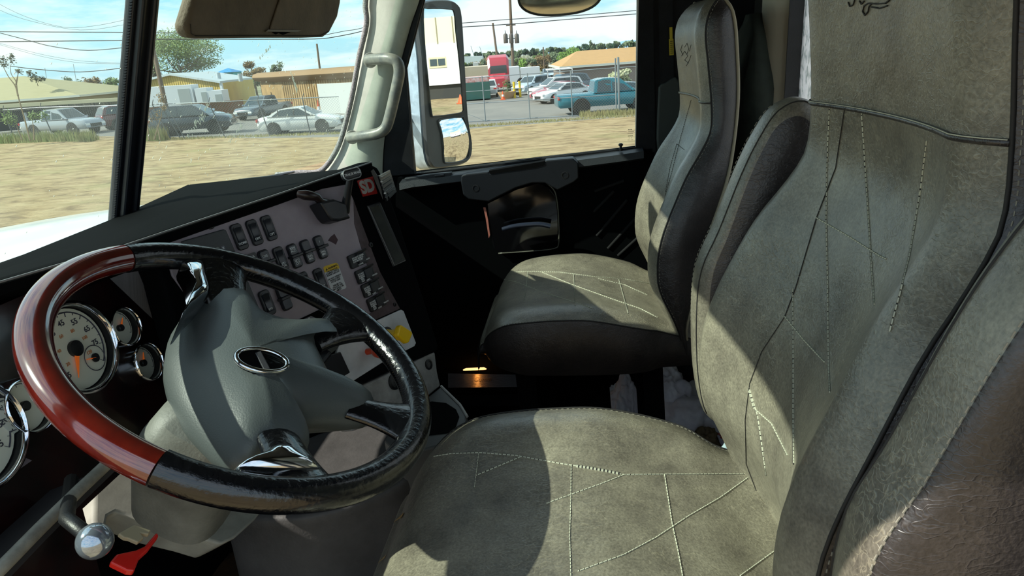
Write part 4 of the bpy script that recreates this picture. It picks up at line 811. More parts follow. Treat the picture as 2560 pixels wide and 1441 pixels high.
# lower cluster ledge and knee panel
LG = mat('scuffed_ledge', (0.24, 0.23, 0.19), 0.5, var=0.4, vscale=30)
led = [on(x, y, 1, .52) for x, y in ((-40, 1462), (0, 1424), (100, 1322), (200, 1224), (262, 1166), (300, 1130))]
m = MB(); m.tube(led, .0065, 10); lo_ = m.build('lower_ledge', LG, dash, smooth=60)
m = MB(); m.loft([[p + V((0, 0, .003)), p + V((0, -.003, -.012)), p + V((0, .10, -.05)), p + V((0.0, .22, -.30))] for p in led], closed=False); m.build('knee_cover', mat('knee_grey', (0.016, 0.015, 0.018), 0.55, var=.4, vscale=10), dash, smooth=40)
# ---------------------------------------------------------------- column lower shroud, knob and handle
SG = mat('tan_grey_shroud', (0.30, 0.295, 0.25), 0.6, var=0.3, vscale=10, bump=0.03, bscale=300)
KF = Frame(WC_ + Cd * .30, Wu, -Wv)
kp = [(268, 1160), (330, 1100), (440, 1080), (600, 1180), (655, 1280), (640, 1300), (590, 1345), (555, 1362), (500, 1345), (400, 1320), (330, 1292), (290, 1280), (272, 1290), (262, 1338), (240, 1338), (234, 1300), (236, 1230)]
m = MB(); m.slab([KF.px(x, y) for x, y in kp], Cd * .03 + V((0, .03, 0))); m.build('lower_shroud', SG, col, bevel=0.02, seg=5, smooth=50)
m = MB(); m.tube([KF.px(x, y, .0) for x, y in ((436, 1230), (415, 1265), (375, 1305))], .0012, 5); m.build('shroud_split', BLACK, col)
kc = on(237, 1354, 1, .44)
kb = thing('round_knob_lever', 'lever with shiny pale blue round knob beside the column', 'lever knob', kc)
m = MB(); m.ball(kc, 43 * (kc - CAM).dot(FW) / FPX, (1, 1, 1.05), 24); m.build('knob', mat('polished_knob', (0.42, 0.48, 0.55), 0.12, 0.75), kb, smooth=180)
m = MB(); m.tube([kc, kc + V((.03, .05, .0)), kc + V((.12, .12, -.02))], .007, 10); m.build('shaft', BLACK, kb, smooth=180)
rh = thing('release_handle', 'bright red pull handle below the steering column shroud', 'handle', on(330, 1390, 1, .45))
RF = Frame(on(330, 1390, 1, .45), Wu, -Wv)
m = MB(); m.slab([RF.px(x, y) for x, y in ((275, 1405), (292, 1385), (340, 1375), (362, 1365), (392, 1330), (398, 1338), (372, 1372), (350, 1392), (336, 1428), (318, 1426))], Wn * -.008); m.build('grip', mat('red_handle', (0.60, 0.015, 0.01), 0.3), rh, bevel=.002, seg=3)
m = MB(); m.slab([RF.px(x, y, .01) for x, y in ((296, 1334), (335, 1312), (378, 1326), (372, 1336), (352, 1333), (360, 1344), (345, 1356), (322, 1346), (310, 1344))], Wn * -.005); m.build('bracket', mat('tan_bracket', (0.32, 0.27, 0.17), 0.5), rh, bevel=.001)
# ---------------------------------------------------------------- engine cover between the pedals and the seat
ec_ = thing('engine_cover', 'scuffed grey rounded engine cover below the steering wheel', 'engine cover', (-.2, .55, .05))
EF = Frame(V((0, 0, .55)), V((1, 0, 0)), V((0, -1, 0)))
top = crom([EF.px(x, y) for x, y in ((620, 1180), (560, 1260), (590, 1290), (650, 1296), (750, 1292), (850, 1270), (940, 1238), (1010, 1200), (1060, 1130), (1000, 1060), (800, 1080))], 4)
cc = sum(top, V()) / len(top); rgs = []
for sc, dz_ in ((.90, .0), (.97, -.002), (1.0, -.008), (1.01, -.02), (1.02, -.22), (1.02, -.5)): rgs.append([V((cc.x + (p.x - cc.x) * sc, cc.y + (p.y - cc.y) * sc, p.z + dz_)) for p in top])
m = MB(); m.loft(rgs); m.build('cover', mat('engine_cover_grey', (0.075, 0.072, 0.07), 0.55, var=0.3, vscale=8, bump=0.15, bscale=200), ec_, smooth=50)
rd = thing('rusty_disc', 'rust-brown round plate on the cab floor under the column', 'plate', on(600, 1430, 2, .07))
m = MB(); m.lathe(on(600, 1440, 2, .06), (0, 0, 1), [(.10, -.01), (.10, .004), (.07, .01), (.0, .012)], 30); m.build('plate', mat('rust', (0.03, 0.015, 0.006), 0.9, var=.9, vscale=20, col2=(0.09, 0.04, 0.01), bump=.5, bscale=60), rd, smooth=40)
# ================================================================ outdoors
FH = V((FW.x, FW.y, 0)).normalized(); RH = V((FH.y, -FH.x, 0))     # forward and right, level
def terr(x, y):
    d = V((x - CAM.x, y - CAM.y, 0)); D = d.dot(FH); lat = d.dot(RH); t = max(0, min(1, (D - 3) / 36))
    zf = -2.75 + 0.03 * min(22, max(0, -lat - 6)) * min(1, max(0, (85 - D) / 30))
    return -1.3 + (zf + 1.3) * t
def G(px, py):                                      # point on the ground under a pixel
    z = -2.75; d = ray(px, py)
    for k in range(25):
        P = CAM + d * ((z - CAM.z) / min(d.z, -0.004)); z = z * .4 + terr(P.x, P.y) * .6
    return V((P.x, P.y, terr(P.x, P.y)))
def GD(px, D):                                      # ground point in the column of pixel px at depth D
    lo, hi = 100, 1400
    d = ray(px, 225 - .075 * px); d = V((d.x, d.y, 0)) ; d = d / d.dot(FH); P = V((CAM.x, CAM.y, 0)) + d * D; P.z = terr(P.x, P.y); return P
def zat(px, py, P):                                 # height at which the pixel's view line passes over P
    d = ray(px, py); t = math.hypot(P.x - CAM.x, P.y - CAM.y) / math.hypot(d.x, d.y); return CAM.z + d.z * t
def gmesh(name, D0, D1, l0, l1, nD, nl, mt, dz=0.0, bump=0.0):
    m = MB(); rws = []
    for i in range(nD + 1):
        rw = []
        for j in range(nl + 1):
            D = D0 + (D1 - D0) * (i / nD) ** 1.6; l = (l0 + (l1 - l0) * j / nl) * (0.25 + 0.75 * (D - D0) / (D1 - D0) + .2); s_ = .48 * min(24, max(0, -l - 12)); D += s_ * ((D - 20) / 20.5 if 20 < D < 40.5 else (95 - D) / 54.5 if 40.5 <= D < 95 else 0); P = V((CAM.x, CAM.y, 0)) + FH * D + RH * l
            rw.append(V((P.x, P.y, terr(P.x, P.y) + dz + bump * noise.noise(V((P.x * .5, P.y * 3, 0))))))
        rws.append(rw)
    m.loft(rws, closed=False); o = m.build(name, mt, smooth=180); o['kind'] = 'structure'; return o
def dirt():
    mm = bpy.data.materials.new('dry_dirt'); mm.use_nodes = True; t = mm.node_tree; b = t.nodes['Principled BSDF']; n = t.nodes.new; lk = t.links.new
    co = n('ShaderNodeTexCoord'); mp_ = n('ShaderNodeMapping'); mp_.inputs['Rotation'].default_value = (0, 0, R(14)); mp_.inputs['Scale'].default_value = (.55, .34, 1); lk(co.outputs['Object'], mp_.inputs[0])
    a = n('ShaderNodeTexNoise'); a.inputs['Scale'].default_value = 2.6; a.inputs['Detail'].default_value = 9; a.inputs['Roughness'].default_value = .72; a.inputs['Distortion'].default_value = .4; lk(mp_.outputs[0], a.inputs[0])
    r = n('ShaderNodeValToRGB'); e = r.color_ramp; e.elements[0].position = .36; e.elements[0].color = (.17, .11, .05, 1); e.elements[1].position = .62; e.elements[1].color = (.43, .325, .175, 1); k = e.elements.new(.50); k.color = (.35, .25, .125, 1); lk(a.outputs[0], r.inputs[0])
    c = n('ShaderNodeTexNoise'); c.inputs['Scale'].default_value = .35; c.inputs['Detail'].default_value = 6; lk(co.outputs['Object'], c.inputs[0]); cr_ = n('ShaderNodeMapRange'); cr_.inputs[1].default_value = .55; cr_.inputs[2].default_value = .75; lk(c.outputs[0], cr_.inputs[0])
    mu = n('ShaderNodeMath'); mu.operation = 'MULTIPLY'; mu.inputs[1].default_value = .5; lk(cr_.outputs[0], mu.inputs[0])
    mx_ = n('ShaderNodeMixRGB'); mx_.inputs[2].default_value = (.25, .24, .09, 1); lk(mu.outputs[0], mx_.inputs[0]); lk(r.outputs[0], mx_.inputs[1]); lk(mx_.outputs[0], b.inputs['Base Color'])
    bu = n('ShaderNodeBump'); bu.inputs['Strength'].default_value = .8; bu.inputs['Distance'].default_value = .15; lk(a.outputs[0], bu.inputs['Height']); lk(bu.outputs[0], b.inputs['Normal']); b.inputs['Roughness'].default_value = .95; return mm
o = gmesh('ground', -60, 40.5, -120, 120, 60, 60, dirt(), 0.0)
ASP = mat('grey_asphalt', (.17, .162, .148), .9, var=.18, vscale=.25, col2=(.225, .21, .185))  # plain asphalt grey with random tone
o = gmesh('asphalt_yard', 40.3, 95, -120, 120, 20, 30, ASP, -0.01)
o = gmesh('far_ground', 94, 900, -700, 700, 20, 20, mat('far_field', (.22, .22, .13), .95, var=.5, vscale=.02), -0.02)
GRS = mat('dry_grass', (.44, .36, .18), .95, var=.4, vscale=.8, col2=(.34, .33, .14))
def tuft_strip(a, b, n, h, name, label, m_, w=.6):
    m = MB(); rnd = random.Random(hash(name) % 100 if False else n)
    for i in range(n):
        p = a.lerp(b, rnd.random()) + FH * rnd.uniform(-w, w); p.z = terr(p.x, p.y); k = rnd.uniform(.3, 1) * h
        d = V((rnd.uniform(-.25, .25), rnd.uniform(-.25, .25), 1)) * k; s = RH * .035
        m.quad(p - s, p + s, p + d)
    o = m.build(name, m_); tag(o, label, 'grass', kind='stuff'); return o
tuft_strip(G(330, 352), G(1600, 288), 3000, .13, 'dry_grass', 'dry yellow grass growing along the chain-link fence line', GRS)
tuft_strip(G(1450, 292), G(1600, 285), 700, .42, 'tall_dry_grass', 'tall dry weeds around the turquoise pickup wheels', GRS, .5)
# ---- hood of the truck
r = thing('truck_hood', 'white truck hood seen through the lower windshield', 'truck hood', (-.1, 1.7, .6))
WP = mat('white_hood_paint', (.78, .80, .82), .25, coat=.6)
rg = []
for y, z, w in ((.96, .915, .98), (1.2, .925, .96), (1.6, .90, .90), (2.0, .855, .84), (2.3, .79, .78), (2.42, .70, .74), (2.45, .4, .72)):
    rg.append([V((x * w, y, z - .055 * abs(x) ** 3)) for x in [-1 + 2 * i / 14 for i in range(15)]] + [V((w, y, z - .5)), V((-w, y, z - .5))])
m = MB(); m.loft(rg); m.build('hood_panel', WP, r, smooth=50)
wi = thing('wiper', 'black wiper blade resting at the bottom of the passenger windshield', 'wiper', on(680, 440, 1, .92))
m = MB(); m.tube([on(600, 452, 1, .93), on(670, 444, 1, .925), on(735, 430, 1, .92)], [.006, .006, .003], 6); m.build('blade', BLACK, wi)
m = MB(); m.tube([on(560, 462, 1, .98), on(600, 455, 1, .96), on(670, 447, 1, .94)], .008, 6); m.build('wiper_arm', BLACK, wi)
# ---- door mirror and look-down mirror
MX = 1.36
mir = thing('door_mirror', 'tall chrome-backed truck door mirror with flat and convex glass', 'mirror', on(1110, 400, 0, MX))
MIRM = mat('mirror_glass', (.92, .93, .94), .005, 1.0)
MBK = mat('mirror_housing', (.032, .036, .042), .45, bump=.1, bscale=300)
hp = [(1062, 5), (1085, 0), (1120, 0), (1143, 10), (1153, 40), (1160, 150), (1168, 290), (1179, 360), (1174, 398), (1150, 412), (1095, 421), (1078, 412), (1068, 380), (1060, 290), (1052, 150), (1042, 60), (1046, 18)]
mn = V((-.60, -.80, 0)).normalized(); MF = Frame(on(1110, 220, 0, MX), V((0, 0, 1)).cross(mn), V((0, 0, -1)))
if MF.n.dot(mn) < 0: MF.n = -MF.n
P = crom([MF.px(x, y) for x, y in hp], 3); m = MB(); cP = sum(P, V()) / len(P)
m.loft([[cP + (p - cP) * s - mn * h for p in P] for s, h in ((.93, -.002), (.985, -.004), (1, .003), (1.0, .012), (.97, .018))]); m.build('housing', MBK, mir, smooth=40)
m = MB(); m.loft([[cP + (p - cP) * s - mn * h for p in P] for s, h in ((.98, .018), (1.02, .02), (1.03, .08), (.98, .13), (.85, .16), (.5, .175))]); m.build('chrome_shell', mat('mirror_chrome', (.50, .60, .70), .28, .5, var=.2, vscale=30), mir, smooth=50, label='chrome back shell of the mirror')
fg = crom([MF.px(x, y, .006) for x, y in ((1058, 28), (1070, 21), (1120, 22), (1135, 30), (1140, 80), (1149, 160), (1157, 260), (1157, 278), (1145, 284), (1090, 291), (1079, 284), (1072, 220), (1062, 120))], 3)
# the flat glass tilts a little in its frame
fn = (mn + V((0.02, 0.0, 0.0))).normalized(); m = MB(); m.slab([p for p in fg], -mn * .004); m.build('flat_glass', MIRM, mir)
m = MB(); m.tube(fg, .003, 6, closed=True); m.build('glass_gasket', BLACK, mir)
cg = [(1096, 306), (1104, 298), (1150, 293), (1160, 296), (1168, 330), (1173, 370), (1172, 392), (1160, 402), (1118, 408), (1110, 400), (1108, 370), (1103, 330)]
C3 = crom([MF.px(x, y, .005) for x, y in cg], 3); cc = sum(C3, V()) / len(C3); m = MB(); rg = []
for s in (1.0, .9, .8, .7, .6, .5, .4, .3, .2, .1, .02): rg.append([cc + (p - cc) * s + mn * (.012 - ((p - cc) * s).length_squared / .6) for p in C3])
m.loft(rg, cap0=False); m.build('convex_glass', MIRM, mir, smooth=180)
m = MB(); m.tube(C3, .003, 6, closed=True); m.build('convex_rim', MBK, mir)
m = MB(); m.tube([cP - mn * .1 + V((0, 0, -.1)), cP - mn * .05 + V((-.1, .12, -.12)), V((1.0, .72, .95))], .018, 10); m.build('mirror_arm', MBK, mir, smooth=60)
lm = thing('lookdown_mirror', 'black-rimmed convex look-down mirror above the passenger window', 'mirror', on(1400, 0, 0, 1.2))
c = on(1400, -12, 0, 1.20); LU, LV = V((0, 1, 0)), V((.45, 0, .9)).normalized(); Ln = V((-.8, -.05, -.40)).normalized()
LU = Ln.cross(V((0, 0, 1))).normalized(); LV = Ln.cross(LU).normalized()
def lel(s, h): return [c + LU * (.133 * s * math.copysign(abs(math.cos(a)) ** .8, math.cos(a))) + LV * (.064 * s * math.copysign(abs(math.sin(a)) ** .85, math.sin(a))) + Ln * h for a in [2 * PI * k / 40 for k in range(40)]]
m = MB(); m.loft([lel(s, .028 * (1 - s * s)) for s in (1, .9, .8, .65, .5, .35, .2, .05)]); m.build('convex_glass', mat('dusty_mirror', (.72, .66, .55), .22, .85), lm, smooth=60)
m = MB(); m.tube(lel(1.02, 0), .0035, 8, closed=True); m.build('rim', BLACK, lm, smooth=60)
m = MB(); m.loft([lel(1.0, -.004), lel(.9, -.03), lel(.5, -.05)]); m.build('back_shell', BLACK, lm, smooth=60)
m = MB(); m.tube([c - Ln * .04, V((1.12, c.y, 1.50)), V((1.0, c.y, 1.56))], .009, 8); m.build('bracket', BLACK, lm)
# ---- cars
TIRE = mat('tire', (.02, .02, .022), .8); RIM = mat('alloy_rim', (.42, .42, .42), .35, .6); CG = mat('car_glass', (.05, .07, .08), .08); LAMP = mat('tail_lamp', (.55, .04, .03), .3); HEADL = mat('head_lamp', (.8, .8, .78), .15); TRIMB = mat('car_black_trim', (.02, .02, .02), .5)
PROF = {  # outline (x along, z up), x 0 rear .. L front; cabin: greenhouse outline
 'sedan': dict(L=4.85, W=1.84, wb=(.98, 3.80), wr=.34, body=[(0, .35), (0, .75), (.06, .98), (.5, 1.04), (1.2, 1.02), (3.4, .98), (4.1, .90), (4.65, .76), (4.83, .62), (4.85, .35), (4.7, .22), (.15, .22)], cab=[(.62, 1.02), (1.35, 1.40), (1.9, 1.47), (2.6, 1.46), (3.5, .98)], glass=[(.95, 1.04), (1.45, 1.36), (1.95, 1.41), (2.55, 1.40), (3.25, 1.0)]),
 'suv': dict(L=4.75, W=1.88, wb=(.95, 3.75), wr=.37, body=[(0, .45), (0, 1.0), (.05, 1.12), (1.2, 1.12), (3.4, 1.08), (4.2, 1.02), (4.65, .90), (4.75, .70), (4.75, .4), (4.6, .28), (.15, .28)], cab=[(.08, 1.1), (.35, 1.62), (.8, 1.72), (2.7, 1.70), (3.55, 1.08)], glass=[(.30, 1.14), (.52, 1.56), (.9, 1.62), (2.62, 1.60), (3.3, 1.10)]),
 'pickup': dict(L=5.7, W=1.95, wb=(1.25, 4.55), wr=.40, body=[(0, .5), (0, 1.08), (1.95, 1.08), (3.9, 1.08), (4.6, 1.06), (5.5, .98), (5.68, .80), (5.7, .45), (5.5, .36), (.1, .40)], cab=[(1.95, 1.08), (2.08, 1.72), (2.5, 1.80), (3.4, 1.78), (4.25, 1.08)], glass=[(2.12, 1.12), (2.22, 1.66), (2.5, 1.72), (3.36, 1.68), (4.0, 1.12)]),
}
def car(kind, rear, front, paint, label, cat, group=None, scale=None, rough=.25, wheels=True, crew=True):
    p = PROF[kind]; d = front - rear; d.z = 0; wb = p['wb'][1] - p['wb'][0]; s = scale or d.length / wb; X = d.normalized(); Z = V((0, 0, 1)); Y = Z.cross(X)
    if Y.dot(CAM - rear) < 0: sd = -1
    else: sd = 1
    zr = min(terr(rear.x, rear.y), rear.z) ; O = V((rear.x, rear.y, rear.z)) - X * p['wb'][0] * s - Y * sd * p['W'] * .5 * s * .95
    r = thing({'sedan': 'sedan', 'suv': 'suv', 'pickup': 'pickup_truck'}[kind], label, cat, O + X * p['L'] * s * .5, group)
    q = lambda x, y, z: O + (X * x + Y * y + Z * z) * s
    hw = p['W'] / 2; PM = mat(paint[0], paint[1], rough, coat=.8)
    # body: section loft along the length with rounded shoulders
    def env(out, x):
        zs = []; n = len(out)
        for i in range(n):
            (a, za), (b, zb) = out[i], out[(i + 1) % n]
            if min(a, b) <= x <= max(a, b) and abs(a - b) > 1e-6: zs.append(za + (zb - za) * (x - a) / (b - a))
            elif abs(a - b) <= 1e-6 and abs(x - a) < 1e-6: zs += [za, zb]
        return (min(zs), max(zs)) if zs else (0, 0)
    xs = sorted(set([.0, .03, .1, .3, p['L'] - .3, p['L'] - .1, p['L'] - .03, p['L']] + [p['L'] * i / 22 for i in range(23)]))
    rg = []
    for x in xs:
        lo, hi = env(p['body'], x); e = min(1, min(x, p['L'] - x) / .45); w = hw * (.86 + .14 * e ** .5)
        rg.append([q(x, a * w, lo + (hi - lo) * t) for a, t in ((-.9, 0), (-1, .2), (-1.0, .62), (-.93, .9), (-.80, 1), (0, 1.02), (.80, 1), (.93, .9), (1.0, .62), (1, .2), (.9, 0))])
    m = MB(); m.loft(rg); bo = m.build('body', PM, r, smooth=40)
    m = MB(); c0, c1 = p['cab'], p['glass']; w0, w1 = hw * .93, hw * .74
    rr = []
    zlo = p['cab'][0][1]
    def wz(z): return w0 + (w1 - w0) * max(0, min(1, (z - zlo) / .6))
    m.loft([[q(x, k * wz(z), z) for x, z in c0] for k in (-1, -.96, 0, .96, 1)]); m.build('cabin', PM, r, smooth=30)
    m = MB()
    for k in (-1, 1):
        gx = [(x, z) for x, z in c1]; m.slab([q(x, k * (wz(z) + .004), z) for x, z in gx], Y * k * .012 * s)
    go_ = m.build('side_glass', CG, r)
    m = MB(); xm = (c1[2][0] + c1[3][0]) / 2
    for k in (-1, 1):
        for dx in ((-.02, .04),) if kind != 'sedan' else ((-.02, .04), (-.95, -.90)): m.slab([q(xm + dx[0], k * (wz(z0_) + .015), z0_) for z0_ in (c1[0][1], c1[2][1] - .02)] + [q(xm + dx[1], k * (wz(z0_) + .015), z0_) for z0_ in (c1[2][1] - .02, c1[0][1])], Y * k * .006 * s)
    m.build('door_pillar', TRIMB if paint[1][0] > .3 and kind != 'pickup' else PM, r)
    def scr(i, j, ins, nm):
        (xa, za), (xb, zb) = c0[i], c0[j]; n = V((-(zb - za), xb - xa)).normalized() if False else None
        m = MB(); a0, a1 = .08, .92; P0 = [(xa + (xb - xa) * a0, za + (zb - za) * a0), (xa + (xb - xa) * a1, za + (zb - za) * a1)]
        nx, nz = (zb - za), -(xb - xa); ln = math.hypot(nx, nz); nx, nz = nx / ln, nz / ln
        if nz < 0: nx, nz = -nx, -nz
        A = [q(P0[0][0] + nx * .012, -.88 * wz(P0[0][1]), P0[0][1] + nz * .012), q(P0[0][0] + nx * .012, .88 * wz(P0[0][1]), P0[0][1] + nz * .012), q(P0[1][0] + nx * .012, .88 * wz(P0[1][1]), P0[1][1] + nz * .012), q(P0[1][0] + nx * .012, -.88 * wz(P0[1][1]), P0[1][1] + nz * .012)]
        m.slab(A, (X * -nx + Z * -nz) * .01 * s); m.build(nm, CG, r)
    scr(3, 4, .1, 'windshield'); scr(0, 1, .1, 'rear_window')
    for k in (-1, 1):
        m = MB(); m.box(q(.03, k * hw * .78, .92 if kind != 'sedan' else .86), (0.08 * s, .34 * s, .16 * s), Matrix((X, Y, Z)).transposed()); m.build('tail_lamp', LAMP, r, bevel=.02)
        m = MB(); zl = p['body'][-3][1] + .20 if kind != 'sedan' else .68; m.box(q(p['L'] - .10, k * hw * .70, zl), (.2 * s, .36 * s, .15 * s), Matrix((X, Y, Z)).transposed()); m.build('head_lamp', HEADL, r, bevel=.02)
        for wx in p['wb']:
            wc = q(wx, k * hw * .90, p['wr']); m = MB(); m.lathe(wc - Y * k * .1 * s, Y * k, [(p['wr'] * s * 1.0, 0), (p['wr'] * s, .18 * s), (p['wr'] * s * .93, .215 * s), (p['wr'] * .66 * s, .215 * s), (p['wr'] * .64 * s, .16 * s)], 24); w_ = m.build('wheel', TIRE, r, smooth=40)
            m = MB(); m.lathe(wc + Y * k * .05 * s, Y * k, [(p['wr'] * .65 * s, .02 * s), (p['wr'] * .60 * s, .045 * s), (p['wr'] * .5 * s, .015 * s), (p['wr'] * .18 * s, .03 * s), (0, .035 * s)], 10); m.build('rim', RIM, w_)
            m = MB(); m.lathe(wc - Y * k * .02 * s, Y * k, [(p['wr'] * 1.2 * s, 0), (p['wr'] * 1.2 * s, .125 * s), (p['wr'] * 1.02 * s, .126 * s)], 24); m.build('wheel_arch', TRIMB, r)
    m = MB(); m.box(q(p['L'] - .02, 0, .58 if kind != 'sedan' else .5), (.06 * s, hw * 1.0 * s, .22 * s), Matrix((X, Y, Z)).transposed()); m.build('grille', TRIMB, r)
    for k in (-1, 1):
        m = MB(); m.box(q(c0[4][0] - .18, k * (hw + .07), c0[4][1] + .06), (.12 * s, .18 * s, .13 * s), Matrix((X, Y, Z)).transposed()); m.build('side_mirror', PM, r, bevel=.03)
    return r, q
WHT = ('car_white', (.72, .73, .73)); SIL = ('car_silver', (.33, .36, .40)); GRY = ('car_slate', (.10, .13, .16)); DRK = ('car_navy', (.022, .035, .05)); TEAL = ('car_turquoise', (.007, .15, .205)); RED = ('car_red', (.38, .02, .03)); BLU = ('car_pale_blue', (.42, .52, .60)); MAR = ('car_crimson', (.40, .05, .07))
def gp_(a, b, zoff=0.0): return G(*a), G(*b)
a, b = gp_((688, 338), (808, 333)); car('sedan', a, b, WHT, 'white sedan parked broadside just beyond the windshield fence', 'car')
a, b = gp_((38, 346), (186, 338)); _, qf = car('pickup', b - (b - a).normalized() * 3.4, b, SIL, 'silver crew-cab pickup under the long carport at far left', 'pickup truck')
a, b = gp_((378, 352), (505, 345)); car('suv', a + FH * 2.2, b + FH * 2.2, DRK, 'dark navy SUV behind the leaning fence posts, nose to the right', 'car')
a = GD(268, 53); car('suv', a, a + FH * 2.0 + RH * 2.0, ('car_maroon', (.10, .015, .02)), 'red-tailed dark SUV half hidden by the windshield divider', 'car')
P1 = GD(478, 52); car('sedan', P1 - RH * 2.6 + FH * 1.0, P1 + RH * .1, BLU, 'pale silver sedan parked in front of the rusty wall', 'car')
P1 = G(650, 299); car('pickup', P1 + FH * 3.1 + RH * 1.2, P1 + RH * .2, GRY, 'slate grey pickup facing forward beside the tan building', 'pickup truck')
a, b = gp_((1455, 287), (1604, 275)); r_, qq = car('pickup', a, b, TEAL, 'turquoise extended-cab pickup behind the right end of the fence', 'pickup truck')
P1 = G(1385, 259); P2 = P1 + (G(1500, 246) - P1).normalized() * 2.9; car('sedan', P2, P1, WHT, 'white sedan parked right behind the turquoise pickup', 'car', scale=1.0)
sh = FH * 3.0 - RH * .1
car('sedan', P2 + sh * .95, P1 + sh * .95 - RH * .6, MAR, 'crimson sedan between the two white cars', 'car', scale=1.0)
car('suv', P2 + sh * 1.95, P1 + sh * 1.95 - RH * 1.2, WHT, 'white SUV with dark windows parked behind the crimson sedan', 'car', scale=1.0)
car('suv', P2 + sh * 3.1 + RH * 1.2, P1 + sh * 3.1 - RH * .6, GRY, 'dark-roofed SUV farthest in the row of cars', 'car', scale=1.05)
a, b = G(1300, 241), G(1345, 238); car('suv', a + FH * 3.5 + RH * 3, a + RH * .3 + FH * .3, BLU, 'pale blue-silver SUV left of the white cars', 'car', scale=1.0)
a = G(1585, 262); car('sedan', a + RH * 1.0 + FH * 2.2, a - RH * 1.6 + FH * 2.0, BLU, 'silver sedan at the far right behind the turquoise cab', 'car', scale=1.0)
a = G(1252, 243); car('pickup', a + RH * -.3 + FH, a + FH * 4.0 - RH * .2, WHT, 'white pickup seen from behind beside the red truck tractor', 'pickup truck', scale=.92)
for px, D, pt, lb in ((1316, 100, WHT, 'far white car in the distant lot beside the box truck'), (1352, 103, BLU, 'far pale car in the distant lot'), (1389, 100, GRY, 'far grey car at the right end of the distant lot')):
    P = GD(px, D); car('sedan', P + FH * 1.4, P - FH * 1.4, pt, lb, 'car', scale=1.0)
# semi tractor, red
a = G(1241, 236); a = GD(1243, 80)
r = thing('semi_tractor', 'red sleeper-cab semi tractor beyond the asphalt yard', 'semi truck', a)
RB = Matrix((RH, FH, V((0, 0, 1)))).transposed(); RM = mat('truck_red', (.48, .04, .06), .3, coat=.5)
m = MB(); m.loft([[a + RH * x * w + FH * y + V((0, 0, z)) for x, z in ((-1, .8), (-1, h - .3), (-.8, h), (.8, h), (1, h - .3), (1, .8))] for y, w, h in ((0, 1.15, 2.7), (.5, 1.2, 3.6), (1.3, 1.2, 3.9), (3.5, 1.2, 3.9))]); m.build('sleeper_cab', RM, r, smooth=30)
m = MB(); m.slab([a + RH * x + FH * -.02 + V((0, 0, z)) for x, z in ((-.95, 1.9), (.95, 1.9), (.9, 2.75), (-.9, 2.75))], FH * -.03); m.build('windshield', CG, r)
m = MB(); m.loft([[a + RH * x * w + FH * y + V((0, 0, z)) for x, z in ((-1, .5), (-1, h - .2), (-.7, h), (.7, h), (1, h - .2), (1, .5))] for y, w, h in ((-1.8, .75, 1.4), (-1.2, .95, 1.7), (.1, 1.1, 1.95))]); m.build('hood', RM, r, smooth=30)
for sx in (-1, 1):
    for y in (-1.2, 3.0, 4.2): m = MB(); m.cyl(a + RH * sx * 1.2 + FH * y + V((0, 0, .5)), a + RH * sx * .9 + FH * y + V((0, 0, .5)), .5); m.build('wheel', TIRE, r)
# box truck, canopy trailer, dumpster, planter, bollards, cone
def boxthing(nm, label, cat, D, x0, x1, yt, zb, depth, mt, extra=None, part='body'):
    A, B = GD(x0, D), GD(x1, D); zt = (zat(x0, yt, A) + zat(x1, yt, B)) / 2; r = thing(nm, label, cat, A.lerp(B, .5)); m = MB()
    for P in (A, B): P.z = A.z
    m.slab([A + V((0, 0, zb)), B + V((0, 0, zb)), V((B.x, B.y, zt)), V((A.x, A.y, zt))], FH * depth); m.build(part, mt, r, bevel=.03); return r, A, B, zt
WTR = mat('trailer_white', (.66, .69, .72), .5)
r, A, B, zt = boxthing('box_truck', 'white box truck in the distant lot', 'truck', 88, 1298, 1347, 168, .9, 2.4, WTR, part='cargo_box')
for P in (A, B): m = MB(); m.cyl(P + V((0, 0, .5)) - FH * .05, P + V((0, 0, .5)) + FH * .3, .5); m.build('wheel', TIRE, r)
m = MB(); m.box(A - RH * 1.0 + V((0, 0, 1.3)) + FH * 1.2, (1.8, 2.2, 2.2), RB); m.build('cab', WTR, r, bevel=.1)
r, A, B, zt = boxthing('dumpster', 'dark green dumpster beside the mirror, under a tan building', 'dumpster', 66, 1150, 1218, 207, .1, 2.2, mat('dumpster_green', (.02, .10, .085), .6), part='bin')
m = MB(); m.box(A.lerp(B, .35) + V((0, 0, zt - A.z + .25)) + FH * 1.0, (3.2, 1.8, .5), RB); m.build('load', mat('red_white_sheet', (.5, .12, .10), .6, var=1, vscale=1.5, col2=(.7, .7, .7)), r, bevel=.05)
r, A, B, zt = boxthing('carport_canopy', 'small white canopy shelter behind the row of cars', 'canopy', 68.5, 1366, 1428, 172, 2.1, 2.5, mat('canopy_white', (.75, .76, .74), .6), part='roof')
for P in (A, A.lerp(B, .5), B): m = MB(); m.bar(P, V((P.x, P.y, zt)), .1); m.build('post', mat('pale_post', (.6, .6, .6), .6), r)
P = G(1268, 246); r = thing('planter', 'round terracotta-tan planter with shrub near the yellow bollards', 'planter', P)
m = MB(); m.lathe(P, (0, 0, 1), [(.55, 0), (.85, .5), (.88, .62), (.8, .62), (.5, .5)], 24); m.build('pot', mat('tan_pot', (.45, .28, .15), .8), r, smooth=40)
LEAF = mat('leaf_green', (.055, .10, .025), .7, var=.6, vscale=1.2, col2=(.14, .20, .05))
